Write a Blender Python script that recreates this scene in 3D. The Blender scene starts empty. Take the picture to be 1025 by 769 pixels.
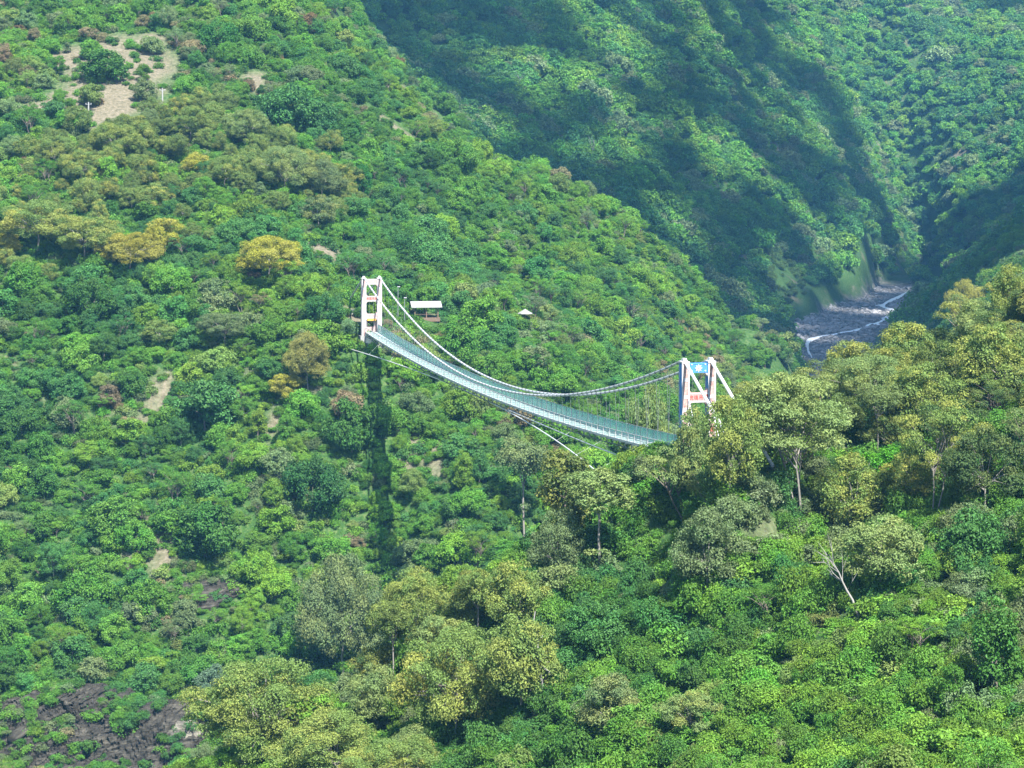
import bpy, bmesh, math, random
import numpy as np
from mathutils import Vector, Matrix

scene = bpy.context.scene
COL = scene.collection
R_ = math.radians
rng = np.random.default_rng(7)

# ------------------------------------------------------------------ camera
FOCAL = 2118.0            # focal length in pixels of a 1024 px wide frame
HORIZON = 167.0           # image row of the horizon
CAM_Z = 140.0             # eye height above the datum
cam_data = bpy.data.cameras.new('camera')
cam = bpy.data.objects.new('camera', cam_data)
COL.objects.link(cam)
cam.location = (0, 0, CAM_Z)
cam.rotation_euler = (R_(90), 0, 0)
cam_data.sensor_width = 36.0
cam_data.lens = 36.0 * FOCAL / 1024.0
cam_data.shift_y = -(384.0 - HORIZON) / 1024.0
cam_data.clip_start = 0.5
cam_data.clip_end = 12000.0
scene.camera = cam


def P(px, py, d):
    """a point of the valley seen at photo position px, py and d metres away"""
    return ((px - 512.0) * d / FOCAL, d, CAM_Z - (py - HORIZON) * d / FOCAL)


def seen(p):
    return (512.0 + p[0] * FOCAL / p[1], HORIZON + (CAM_Z - p[2]) * FOCAL / p[1])


# ------------------------------------------------------------------ light
SUN = Vector((0.26, -0.52, 0.81)).normalized()
world = bpy.data.worlds.new('World')
scene.world = world
world.use_nodes = True
wn = world.node_tree
wn.nodes.clear()
sky = wn.nodes.new('ShaderNodeTexSky')
sky.sky_type = 'NISHITA'
sky.sun_disc = False
sky.sun_elevation = math.asin(SUN.z)
sky.sun_rotation = math.atan2(SUN.x, SUN.y)
sky.altitude = 300
sky.air_density = 1.0
sky.dust_density = 0.6
sky.ozone_density = 1.5
bg = wn.nodes.new('ShaderNodeBackground')
bg.inputs['Strength'].default_value = 0.088
out = wn.nodes.new('ShaderNodeOutputWorld')
wn.links.new(sky.outputs[0], bg.inputs['Color'])
wn.links.new(bg.outputs[0], out.inputs['Surface'])
sl = bpy.data.lights.new('sun', 'SUN')
sl.energy = 5.0
sl.angle = R_(0.53)
sl.color = (1.0, 0.975, 0.935)
sun = bpy.data.objects.new('sun', sl)
COL.objects.link(sun)
sun.rotation_euler = SUN.to_track_quat('Z', 'Y').to_euler()
sun.location = (0, 0, 600)

scene.view_settings.view_transform = 'Standard'
scene.view_settings.look = 'None'
scene.view_settings.gamma = 1.0
scene.view_settings.exposure = 1.9
scene.render.engine = 'CYCLES'
cy = scene.cycles
cy.use_denoising = True
cy.denoiser = 'OPENIMAGEDENOISE'
cy.denoising_input_passes = 'RGB_ALBEDO_NORMAL'
cy.denoising_prefilter = 'ACCURATE'
cy.max_bounces = 7
cy.diffuse_bounces = 3
cy.glossy_bounces = 2
cy.transmission_bounces = 4
cy.volume_bounces = 1
cy.transparent_max_bounces = 12
cy.caustics_reflective = False
cy.caustics_refractive = False

# ------------------------------------------------------------------ terrain heights
def value_noise(x, y, seed):
    xi = np.floor(x).astype(np.int64)
    yi = np.floor(y).astype(np.int64)
    fx, fy = x - xi, y - yi
    fx = fx * fx * (3 - 2 * fx)
    fy = fy * fy * (3 - 2 * fy)

    def h(a, b):
        n = (a * 374761393 + b * 668265263 + seed * 974711) & 0x7fffffff
        n = ((n ^ (n >> 13)) * 1274126177) & 0x7fffffff
        return ((n ^ (n >> 16)) & 0xffff) / 65535.0
    return (h(xi, yi) * (1 - fx) + h(xi + 1, yi) * fx) * (1 - fy) + \
           (h(xi, yi + 1) * (1 - fx) + h(xi + 1, yi + 1) * fx) * fy


def fbm(x, y, seed, octaves=4):
    s, a, t = 0.0, 1.0, 0.0
    for k in range(octaves):
        s = s + a * (value_noise(x * 2 ** k, y * 2 ** k, seed + k) * 2 - 1)
        t += a
        a *= 0.5
    return s / t


near_pts = [P(*q) for q in [
    (1000, 769, 200), (1025, 620, 235), (1025, 420, 285), (1010, 345, 335), (900, 769, 208), (800, 769, 215),
    (600, 769, 240), (400, 769, 270), (230, 769, 305), (900, 620, 240), (800, 620, 250), (800, 535, 275),
    (600, 620, 270), (600, 578, 285), (450, 640, 295), (330, 710, 302), (697, 456, 296), (715, 500, 280),
    (740, 466, 274), (770, 470, 286), (850, 460, 290), (930, 515, 268), (930, 420, 310), (900, 398, 340),
    (820, 420, 332), (610, 484, 304), (540, 545, 312), (480, 605, 315), (300, 745, 314), (220, 775, 322),
    (690, 620, 260), (700, 540, 280)]]
near_world = [(0, 10, -16), (0, 60, -34), (0, 110, -46), (0, 160, -56), (60, 60, -34), (60, 150, -46),
              (-60, 100, -60), (-60, 200, -82), (120, 150, -30), (120, 250, -16), (120, 330, -16)]
gorge_world = [(-60, 345, -108), (-22, 350, -92), (4, 345, -76), (22, 345, -68), (50, 365, -66), (75, 390, -58), (0, 385, -105),
               (40, 420, -98), (80, 450, -84), (120, 480, -62), (180, 520, -30), (130, 620, -84), (200, 700, -40),
               (-200, 368, -123), (-120, 376, -123), (-80, 380, -122), (-25, 398, -120), (40, 475, -116), (82, 600, -112),
               (124, 750, -108), (157, 900, -105), (166, 1010, -103.5)]
left_pts = [P(*q) for q in [
    (100, 742, 428), (0, 722, 432), (0, 775, 418), (190, 732, 432), (190, 610, 456), (0, 605, 462), (0, 505, 482),
    (100, 505, 482), (200, 505, 480), (300, 565, 467), (300, 485, 484), (380, 565, 472), (380, 455, 492),
    (368, 336, 521), (0, 405, 507), (100, 405, 507), (200, 405, 507), (0, 305, 537), (150, 305, 537), (270, 300, 530),
    (0, 208, 577), (150, 208, 582), (270, 212, 585), (0, 110, 642), (100, 90, 650), (200, 108, 650), (0, 10, 722),
    (150, 10, 732), (320, 14, 762), (330, 240, 580), (340, 142, 642), (480, 505, 470), (440, 428, 500), (520, 475, 487),
    (560, 440, 508), (425, 319, 545), (525, 323, 560), (600, 378, 560), (640, 408, 555), (560, 335, 612),
    (480, 290, 622), (620, 362, 632), (400, 97, 722), (470, 160, 722), (540, 182, 732), (600, 210, 742), (660, 250, 762),
    (700, 290, 778), (760, 334, 800), (797, 372, 820), (812, 384, 840), (500, 232, 652), (600, 285, 682), (680, 334, 712), (750, 380, 762),
    (700, 372, 700)]]
left_world = [(-220, 860, 125), (-100, 880, 112), (-20, 860, 14), (-38, 800, 4), (-12, 800, -22), (32, 820, -55), (70, 845, -88),
              (128, 884, -103), (0, 920, -40), (60, 960, -84), (-110, 980, 60), (-300, 500, -60), (-300, 650, 20), (-320, 800, 110)]
far_pts = [P(*q) for q in [
    (826, 362, 1090), (820, 352, 1126), (850, 330, 1300), (792, 322, 1318), (880, 331, 1265), (900, 296, 1572), (903, 272, 1830), (875, 303, 1480),
    (770, 302, 1345), (800, 285, 1420), (840, 280, 1500), (700, 212, 1400), (600, 195, 1300), (500, 115, 1350), (400, 55, 1400),
    (700, 112, 1550), (750, 162, 1560), (800, 212, 1545), (878, 282, 1600), (700, 10, 1720), (742, 95, 1690),
    (850, 205, 1640), (770, 50, 1930), (850, 112, 1920), (1000, 112, 1950), (900, 8, 2120), (1025, 5, 2150), (950, 212, 1860),
    (1000, 182, 1850), (930, 265, 1900), (1025, 230, 1000), (985, 275, 960), (950, 322, 930), (922, 352, 905), (930, 335, 1010), (1025, 275, 800),
    (1000, 310, 760), (500, -100, 1700), (300, -60, 1500), (900, -150, 2500), (1100, -150, 2500), (1100, 60, 2050),
    (650, -80, 1950), (1025, 255, 1500), (960, 272, 1350)]]
far_world = [(-320, 1300, 90), (-500, 1600, 230), (380, 1250, 5), (420, 1000, 20), (320, 760, -5), (450, 1600, 20), (600, 2000, 90),
             (800, 2600, 420), (-600, 2600, 560), (200, 3000, 640), (1000, 3100, 640), (-400, 900, 130), (-700, 700, 120),
             (700, 1000, 60), (-400, 300, -70), (400, 300, 10), (300, 100, -10), (-300, 60, -50), (-900, 1600, 300), (1200, 1600, 200)]
CTRL = np.array(near_pts + left_pts + far_pts +
                [(a, b, c + CAM_Z) for a, b, c in near_world + gorge_world + left_world + far_world], dtype=float)


def build_rbf(c):
    # Lengths are warped so that the spacing of the control points is even near and far.
    q = warp(c[:, 0], c[:, 1])
    n = len(c)
    d = np.linalg.norm(q[:, None] - q[None], axis=2)
    A = np.zeros((n + 3, n + 3))
    A[:n, :n] = np.sqrt(d * d + 0.0008) - 1e-4 * np.eye(n)
    A[:n, n] = 1
    A[:n, n + 1:] = q
    A[n:, :n] = A[:n, n:].T
    b = np.zeros(n + 3)
    b[:n] = c[:, 2]
    return q, np.linalg.solve(A, b)


def warp(x, y):
    return np.stack([x / 220.0, np.log((y + 260.0) / 260.0) * 2.2], axis=1)


RBF_Q, RBF_W = build_rbf(CTRL)


def raw_height(x, y):
    q = warp(x, y)
    z = np.empty(len(q))
    n = len(RBF_Q)
    for i in range(0, len(q), 20000):
        s = q[i:i + 20000]
        d = np.sqrt(((s[:, None] - RBF_Q[None]) ** 2).sum(2) + 0.0008)
        z[i:i + 20000] = d @ RBF_W[:n] + RBF_W[n] + s @ RBF_W[n + 1:]
    return z


def axis(parts):
    v = []
    for a, b, s in parts:
        v += list(np.arange(a, b, s))
    v.append(parts[-1][1])
    return np.array(v, float)


XS = axis([(-1000, -260, 20), (-260, 330, 4), (330, 700, 10), (700, 1400, 25)])
YS = axis([(2, 900, 4), (900, 2000, 8), (2000, 3200, 20)])
GX, GY = np.meshgrid(XS, YS)
gx, gy = GX.ravel(), GY.ravel()
gz = raw_height(gx, gy)
gz0 = gz.copy()
far_w = np.clip((gy - 900) / 500.0, 0, 1)
amp = 1.3 + np.clip((gy - 380) / 200, 0, 1) * 1.8 + far_w * 9
gz = gz + amp * fbm(gx / (26 + 60 * far_w), gy / (26 + 60 * far_w), 3, 4)
# the river bed is flat and a little below its banks
RIVER = np.array([(-200, 368), (-80, 380), (-25, 398), (40, 470), (82, 600), (124, 750), (157, 900), (169, 1060), (176, 1160),
                  (196, 1290), (212, 1330), (238, 1420), (280, 1560), (304, 1680), (326, 1780)], float)
RIVER_W = np.array([6, 6, 8, 12, 16, 18, 18, 18, 18, 24, 27, 25, 17, 11, 8], float)
RIVER_Z = np.array([-122, -121, -119, -117, -112, -108, -105, -103, -101.5, -99.5, -99, -97.5, -95, -93, -90.5]) + CAM_Z


def river_dist(x, y):
    best = np.full(x.shape, 1e9)
    bw = np.ones(x.shape)
    bz = np.zeros(x.shape)
    for i in range(len(RIVER) - 1):
        a, b = RIVER[i], RIVER[i + 1]
        ab = b - a
        t = np.clip(((x - a[0]) * ab[0] + (y - a[1]) * ab[1]) / (ab @ ab), 0, 1)
        d = np.hypot(x - a[0] - t * ab[0], y - a[1] - t * ab[1])
        m = d < best
        best = np.where(m, d, best)
        bw = np.where(m, RIVER_W[i] + t * (RIVER_W[i + 1] - RIVER_W[i]), bw)
        bz = np.where(m, RIVER_Z[i] + t * (RIVER_Z[i + 1] - RIVER_Z[i]), bz)
    return best, bw, bz


# the scarp of the gorge cliff at the lower left
sc_line = 423 + 4.0 * fbm(gx / 9, gx * 0 + 3.3, 23, 3) - 0.10 * (gx + 80)
sc = np.clip((gy - sc_line) / 4.0, 0, 1) * np.clip(1 - (gy - sc_line - 8) / 30.0, 0, 1)
gz = gz + 6.5 * sc * np.clip((-48 - gx) / 8.0, 0, 1) * np.clip((gx + 150) / 20.0, 0, 1)
rd, rw, rz = river_dist(gx, gy)
rd = rd + 6 * fbm(gx / 22, gy / 22, 91, 3) * np.clip((gy - 900) / 100, 0, 1)
bank = np.where(gy > 1350, 8.0, 14.0)
rf = np.clip((rw + bank - rd) / bank, 0, 1)
rf = rf * rf * (3 - 2 * rf)
bed = rz + 0.7 * fbm(gx / 9, gy / 9, 55, 3) + np.clip(rd / rw, 0, 1) ** 2 * 1.2
gz = gz * (1 - rf) + bed * rf
GZ = gz.reshape(GX.shape)


def H(x, y):
    x = np.atleast_1d(np.asarray(x, float))
    y = np.atleast_1d(np.asarray(y, float))
    i = np.clip(np.searchsorted(YS, y) - 1, 0, len(YS) - 2)
    j = np.clip(np.searchsorted(XS, x) - 1, 0, len(XS) - 2)
    ty = np.clip((y - YS[i]) / (YS[i + 1] - YS[i]), 0, 1)
    tx = np.clip((x - XS[j]) / (XS[j + 1] - XS[j]), 0, 1)
    return (GZ[i, j] * (1 - tx) + GZ[i, j + 1] * tx) * (1 - ty) + (GZ[i + 1, j] * (1 - tx) + GZ[i + 1, j + 1] * tx) * ty


def h1(x, y):
    return float(H(x, y)[0])


def hit(px, py, start=120.0):
    """where the ground shows at a place of the photograph, at least start metres away"""
    d = start * 1.004 ** np.arange(0, int(math.log(3000 / start) / math.log(1.004)))
    x = (px - 512.0) * d / FOCAL
    z = CAM_Z - (py - HORIZON) * d / FOCAL
    below = np.nonzero(H(x, d) > z)[0]
    k = below[0] if len(below) else len(d) - 1
    return float(x[k]), float(d[k]), h1(x[k], d[k])


# ------------------------------------------------------------------ materials
def new_mat(name):
    m = bpy.data.materials.new(name)
    m.use_nodes = True
    nt = m.node_tree
    nt.nodes.clear()
    o = nt.nodes.new('ShaderNodeOutputMaterial')
    return m, nt, o


def node(nt, kind, **kw):
    n = nt.nodes.new(kind)
    for k, v in kw.items():
        if k in n.inputs:
            n.inputs[k].default_value = v
        else:
            setattr(n, k, v)
    return n


def ramp(nt, fac, stops):
    r = nt.nodes.new('ShaderNodeValToRGB')
    e = r.color_ramp.elements
    while len(e) < len(stops):
        e.new(0.5)
    for el, (p, c) in zip(e, stops):
        el.position = p
        el.color = (*c, 1) if len(c) == 3 else c
    nt.links.new(fac, r.inputs[0])
    return r.outputs[0]


def mixc(nt, fac, a, b, mode='MIX'):
    m = nt.nodes.new('ShaderNodeMix')
    m.data_type = 'RGBA'
    m.blend_type = mode
    for s, v in ((0, fac), (6, a), (7, b)):
        if isinstance(v, bpy.types.NodeSocket):
            nt.links.new(v, m.inputs[s])
        elif s == 0:
            m.inputs[0].default_value = v
        else:
            m.inputs[s].default_value = (*v, 1)
    return m.outputs[2]


def paint(name, base, rough=0.6, var=0.25, scale=1.5, dirt=None, metal=0.0):
    """plain painted or concrete surface with patchy wear"""
    m, nt, o = new_mat(name)
    tc = node(nt, 'ShaderNodeTexCoord')
    n = node(nt, 'ShaderNodeTexNoise', Scale=scale, Detail=5.0, Roughness=0.65)
    nt.links.new(tc.outputs['Object'], n.inputs['Vector'])
    d = dirt or tuple(c * 0.55 for c in base)
    c = ramp(nt, n.outputs['Fac'], [(0.30, tuple(x * (1 - var) + y * var for x, y in zip(base, d))), (0.62, base)])
    p = node(nt, 'ShaderNodeBsdfPrincipled', Roughness=rough, Metallic=metal)
    nt.links.new(c, p.inputs['Base Color'])
    nt.links.new(p.outputs[0], o.inputs['Surface'])
    return m


def leaf_material(name):
    m, nt, o = new_mat(name)
    L = nt.links
    at = node(nt, 'ShaderNodeAttribute', attribute_type='INSTANCER', attribute_name='tint')
    cl = node(nt, 'ShaderNodeAttribute', attribute_type='GEOMETRY', attribute_name='clump')
    ge = node(nt, 'ShaderNodeNewGeometry')
    # flowers or young leaves on some clumps
    bl = node(nt, 'ShaderNodeMath', operation='MULTIPLY')
    st = node(nt, 'ShaderNodeMapRange', interpolation_type='SMOOTHSTEP')
    st.inputs[1].default_value = 0.25
    st.inputs[2].default_value = 0.75
    L.new(cl.outputs['Fac'], st.inputs[0])
    L.new(st.outputs[0], bl.inputs[0])
    L.new(at.outputs['Alpha'], bl.inputs[1])
    c0 = mixc(nt, bl.outputs[0], at.outputs['Color'], (0.30, 0.305, 0.062))
    # leaf by leaf and clump by clump differences of kind
    hsv = node(nt, 'ShaderNodeHueSaturation')
    mr = node(nt, 'ShaderNodeMapRange')
    mr.inputs[3].default_value = 0.62
    mr.inputs[4].default_value = 1.45
    L.new(ge.outputs['Random Per Island'], mr.inputs[0])
    L.new(mr.outputs[0], hsv.inputs['Value'])
    mh = node(nt, 'ShaderNodeMapRange')
    mh.inputs[3].default_value = 0.508
    mh.inputs[4].default_value = 0.488
    L.new(cl.outputs['Fac'], mh.inputs[0])
    L.new(mh.outputs[0], hsv.inputs['Hue'])
    L.new(c0, hsv.inputs['Color'])
    p = node(nt, 'ShaderNodeBsdfPrincipled', Roughness=0.6)
    p.inputs['Specular IOR Level'].default_value = 0.18
    L.new(hsv.outputs[0], p.inputs['Base Color'])
    tr = node(nt, 'ShaderNodeBsdfTranslucent')
    tc = mixc(nt, 1.0, hsv.outputs[0], (1.15, 1.2, 0.6), 'MULTIPLY')
    L.new(tc, tr.inputs['Color'])
    mx = node(nt, 'ShaderNodeMixShader')
    mx.inputs[0].default_value = 0.33
    L.new(p.outputs[0], mx.inputs[1])
    L.new(tr.outputs[0], mx.inputs[2])
    L.new(mx.outputs[0], o.inputs['Surface'])
    return m


LEAF = leaf_material('leaves')
BARK = paint('bark', (0.13, 0.105, 0.08), 0.85, 0.5, 2.0)
PALE_BARK = paint('pale_bark', (0.20, 0.18, 0.15), 0.8, 0.5, 2.0)
DEAD_WOOD = paint('dead_wood', (0.24, 0.225, 0.20), 0.8, 0.5, 2.0)


# ------------------------------------------------------------------ mesh helpers
def mesh_arrays(name, v, f, mats, fmat=None, attr=None, smooth=False):
    """v: n x 3, f: m x k, all faces with k corners"""
    me = bpy.data.meshes.new(name)
    v = np.asarray(v, np.float32)
    f = np.asarray(f, np.int32)
    k = f.shape[1]
    me.vertices.add(len(v))
    me.vertices.foreach_set('co', v.ravel())
    me.loops.add(f.size)
    me.loops.foreach_set('vertex_index', f.ravel())
    me.polygons.add(len(f))
    me.polygons.foreach_set('loop_start', np.arange(0, f.size, k, dtype=np.int32))
    me.polygons.foreach_set('loop_total', np.full(len(f), k, np.int32))
    for m in mats:
        me.materials.append(m)
    if fmat is not None:
        me.polygons.foreach_set('material_index', np.asarray(fmat, np.int32))
    me.polygons.foreach_set('use_smooth', np.full(len(f), smooth, bool))
    for nm, a in (attr or {}).items():
        a = np.asarray(a, np.float32)
        if a.ndim == 1:
            me.attributes.new(nm, 'FLOAT', 'POINT').data.foreach_set('value', a)
        else:
            me.attributes.new(nm, 'FLOAT_COLOR', 'POINT').data.foreach_set('color', a.ravel())
    me.update()
    me.validate()
    return me


def link(name, me, parent=None, loc=None):
    o = bpy.data.objects.new(name, me)
    COL.objects.link(o)
    if parent is not None:
        o.parent = parent
    if loc is not None:
        o.location = loc
    return o


def tag(o, label=None, cat=None, group=None, kind=None):
    if label:
        o['label'] = label
    if cat:
        o['category'] = cat
    if group:
        o['group'] = group
    if kind:
        o['kind'] = kind
    return o


def unit(a):
    return a / np.maximum(np.linalg.norm(a, axis=-1, keepdims=True), 1e-9)


def leaf_quads(pos, nrm, size, r):
    """kite shaped leaf sprays"""
    n = len(pos)
    t = unit(np.cross(nrm, r.normal(size=(n, 3))))
    b = np.cross(nrm, t)
    s = size[:, None]
    droop = nrm * s * 0.18
    v = np.stack([pos - t * s * 0.62, pos - b * s * 0.40 + t * s * 0.08 + droop, pos + t * s * 0.70 - droop,
                  pos + b * s * 0.40 + t * s * 0.08 + droop], axis=1).reshape(-1, 3)
    return v, np.arange(4 * n).reshape(-1, 4)


def tube(pts, rad, sides=6):
    pts = np.asarray(pts, float)
    n = len(pts)
    tg = unit(np.gradient(pts, axis=0))
    ref = np.where(np.abs(tg[:, 2:3]) > 0.9, np.array([[1.0, 0, 0]]), np.array([[0, 0, 1.0]]))
    a = unit(np.cross(tg, ref))
    b = np.cross(tg, a)
    th = np.arange(sides) * 2 * math.pi / sides
    rad = np.broadcast_to(np.asarray(rad, float), (n,))
    v = pts[:, None] + rad[:, None, None] * (np.cos(th)[None, :, None] * a[:, None] + np.sin(th)[None, :, None] * b[:, None])
    v = v.reshape(-1, 3)
    i = np.arange(n - 1)[:, None] * sides
    j = np.arange(sides)[None]
    k = (j + 1) % sides
    f = np.stack([i + j, i + k, i + sides + k, i + sides + j], axis=2).reshape(-1, 4)
    return v, f


def join_arrays(parts):
    vs, fs, o = [], [], 0
    for v, f in parts:
        vs.append(v)
        fs.append(f + o)
        o += len(v)
    return np.concatenate(vs), np.concatenate(fs)


def crown_clumps(r, W, z0, z1, n, rc, hollow=0.45, lean=(0, 0), floor_=-0.7):
    """clump centres spread through a crown, denser near its surface"""
    c = []
    tries = 0
    ax, ay, ph = r.uniform(0.78, 1.15), r.uniform(0.78, 1.15), r.uniform(0, 6.28)
    while len(c) < n and tries < n * 60:
        tries += 1
        d = unit(r.normal(size=3))
        if d[2] < floor_:
            continue
        rad = hollow + (1 - hollow) * r.random() ** 0.5
        lump = 0.92 + 0.26 * math.sin(2 * math.atan2(d[1], d[0]) + ph) * math.sin(3 * d[2] + ph)
        p = np.array([d[0] * W / 2 * rad * lump * ax, d[1] * W / 2 * rad * lump * ay, 0])
        zc = z0 + (z1 - z0) * 0.38
        p[2] = zc + d[2] * rad * ((z1 - zc) if d[2] > 0 else (zc - z0))
        p[0] += lean[0] * (p[2] / z1)
        p[1] += lean[1] * (p[2] / z1)
        if all(np.linalg.norm(p - q[0]) > 0.62 * rc for q in c):
            c.append((p, rc * r.uniform(0.55, 1.4)))
    return c


def crown_leaves(r, clumps, n, ls, flat=0.75, up=0.35):
    w = np.array([c[1] ** 2 for c in clumps])
    k = r.choice(len(clumps), n, p=w / w.sum())
    cen = np.array([c[0] for c in clumps])[k]
    rc = np.array([c[1] for c in clumps])[k]
    val = r.random(len(clumps))[k]
    d = unit(r.normal(size=(n, 3)) + np.array([0, 0, 0.45]))
    # small sprays within a clump
    spray = unit(r.normal(size=(len(clumps) * 14, 3)) + np.array([0, 0, 0.45]))
    sp = spray[k * 14 + r.integers(0, 14, n)]
    d = unit(d * 0.62 + sp)
    rad = rc * (0.5 + 0.55 * r.random(n) ** 0.6 + 0.35 * r.random(n) ** 5)
    pos = cen + d * rad[:, None] * np.array([1, 1, flat])
    nrm = unit(d * 0.75 + np.array([0, 0, up]) + r.normal(size=(n, 3)) * 0.33)
    size = ls * r.uniform(0.6, 1.35, n)
    v, f = leaf_quads(pos, nrm, size, r)
    return v, f, np.repeat(val, 4)


def limbs(r, clumps, z_fork, h_base, girth, n_limb, stems=1, lean=(0, 0)):
    parts = []
    cs = sorted(clumps, key=lambda c: -c[1])[:n_limb]
    for s in range(stems):
        a = 2 * math.pi * s / max(stems, 1) + 0.6
        off = np.array([math.cos(a), math.sin(a), 0]) * (0.0 if stems == 1 else girth * 1.3)
        tgt = np.array([lean[0] * 0.55, lean[1] * 0.55, z_fork]) + off * (1 if stems == 1 else 3.0 + z_fork * 0.25)
        mid = (off + tgt) / 2 + np.array([r.normal() * girth, r.normal() * girth, 0])
        pts = np.array([off + (0, 0, -h_base), off * 1.1 + (0, 0, 0.3), mid, tgt])
        parts.append(tube(pts, np.array([1.35, 1.0, 0.8, 0.62]) * girth * (1 if stems == 1 else 0.75), 7))
        for i, (p, rc) in enumerate(cs):
            if stems > 1 and i % stems != s:
                continue
            start = mid + (tgt - mid) * r.uniform(0.4, 1.0)
            m1 = start * 0.55 + p * 0.45 + np.array([r.normal() * 0.25, r.normal() * 0.25, 0.12 * np.linalg.norm(p - start)])
            parts.append(tube(np.array([start, m1, p * 0.85 + m1 * 0.15, p]), np.array([0.5, 0.34, 0.2, 0.07]) * girth, 5))
    return join_arrays(parts)


KINDS = {}


def make_kind(kind, seed, W, Hh, z0, n_clump, rc, n_leaf, ls, girth=0.16, n_limb=8, fork=None, stems=1, lean=(0, 0),
              bark=None, hollow=0.45, flat=0.75, up=0.35, extra=0):
    r = np.random.default_rng(seed)
    cl = crown_clumps(r, W, z0, Hh - rc * 0.6, n_clump, rc, hollow, lean)
    if extra:      # small tufts lower on the stem
        for i in range(extra):
            a = r.uniform(0, 6.28)
            z = r.uniform(0.35, 0.95) * z0
            cl.append((np.array([math.cos(a) * W * .16, math.sin(a) * W * .16, z]), rc * 0.6))
    v, f, val = crown_leaves(r, cl, n_leaf, ls, flat, up)
    crown = mesh_arrays(kind + '_crown', v, f, [LEAF], attr={'clump': val})
    tv, tf = limbs(r, cl, fork if fork else z0 + (Hh - z0) * 0.25, 2.5, girth, n_limb, stems, lean)
    trunk = mesh_arrays(kind + '_trunk', tv, tf, [bark or BARK], smooth=True)
    both_v, both_f = join_arrays([(v, f), (tv, tf)])
    both = mesh_arrays(kind, both_v, both_f, [LEAF, bark or BARK], np.r_[np.zeros(len(f)), np.ones(len(tf))],
                       {'clump': np.r_[val, np.zeros(len(tv))]})
    KINDS.setdefault(kind, []).append(dict(crown=crown, trunk=trunk, both=both, W=W, H=Hh))


for s in range(6):
    make_kind('broadleaf', 100 + s, 6.2 + 0.4 * s, 6.0 + 0.5 * (s % 3), 0.3, 26 + 3 * s, 1.2, 8000, 0.28, 0.12, 8)
for s in range(5):
    make_kind('olive', 200 + s, 9.0, 10.0, 1.8, 60, 1.15, 16000, 0.205, 0.14, 14, bark=PALE_BARK, hollow=0.5, flat=0.7)
for s in range(3):
    make_kind('grand', 260 + s, 16.0, 14.5, 3.0, 105, 1.5, 44000, 0.215, 0.26, 26, bark=PALE_BARK, hollow=0.5, flat=0.7)
for s in range(3):
    make_kind('tall', 300 + s, 7.0, 14.0, 8.6, 26, 1.15, 7500, 0.22, 0.15, 12, fork=9.5, bark=PALE_BARK, extra=2)
for s in range(3):
    make_kind('column', 340 + s, 4.6, 10.0, 1.0, 26, 1.15, 5200, 0.27, 0.18, 8, fork=6.0)
for s in range(6):
    make_kind('shrub', 400 + s, 3.8, 2.5, 0.2, 15, 0.8, 4200, 0.165, 0.05, 5, flat=0.8)
for s in range(4):
    make_kind('tuft', 450 + s, 2.6, 1.1, 0.0, 9, 0.65, 1000, 0.17, 0.03, 3, flat=0.8, up=0.6)
for s in range(6):
    make_kind('distant', 500 + s, 12.0, 9.5, 1.0, 20, 2.5, 1500, 1.05, 0.2, 3)
make_kind('spreading', 600, 18.0, 20.0, 9.5, 62, 1.7, 26000, 0.24, 0.22, 26, fork=11.0, stems=3, lean=(-2.4, 0), bark=PALE_BARK, hollow=0.3, flat=0.5)
make_kind('spreading', 601, 15.0, 16.0, 7.0, 46, 1.6, 15000, 0.24, 0.2, 22, fork=8.0, stems=2, lean=(-2.0, 0), bark=PALE_BARK, hollow=0.3, flat=0.5)

make_kind('airy', 620, 13.0, 13.0, 6.5, 26, 1.5, 4200, 0.24, 0.2, 22, fork=6.0, stems=2, lean=(-4.5, 0), hollow=0.3, flat=0.45)

# ------------------------------------------------------------------ colours of foliage (linear)
GREEN = (0.078, 0.185, 0.023)
FRESH = (0.112, 0.215, 0.024)
DEEP = (0.046, 0.125, 0.020)
COOL = (0.052, 0.145, 0.034)
GREY = (0.115, 0.165, 0.065)
OLIVE = (0.135, 0.198, 0.048)
GOLD = (0.280, 0.268, 0.034)
TAN = (0.180, 0.160, 0.080)
RUST = (0.150, 0.105, 0.045)

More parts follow.
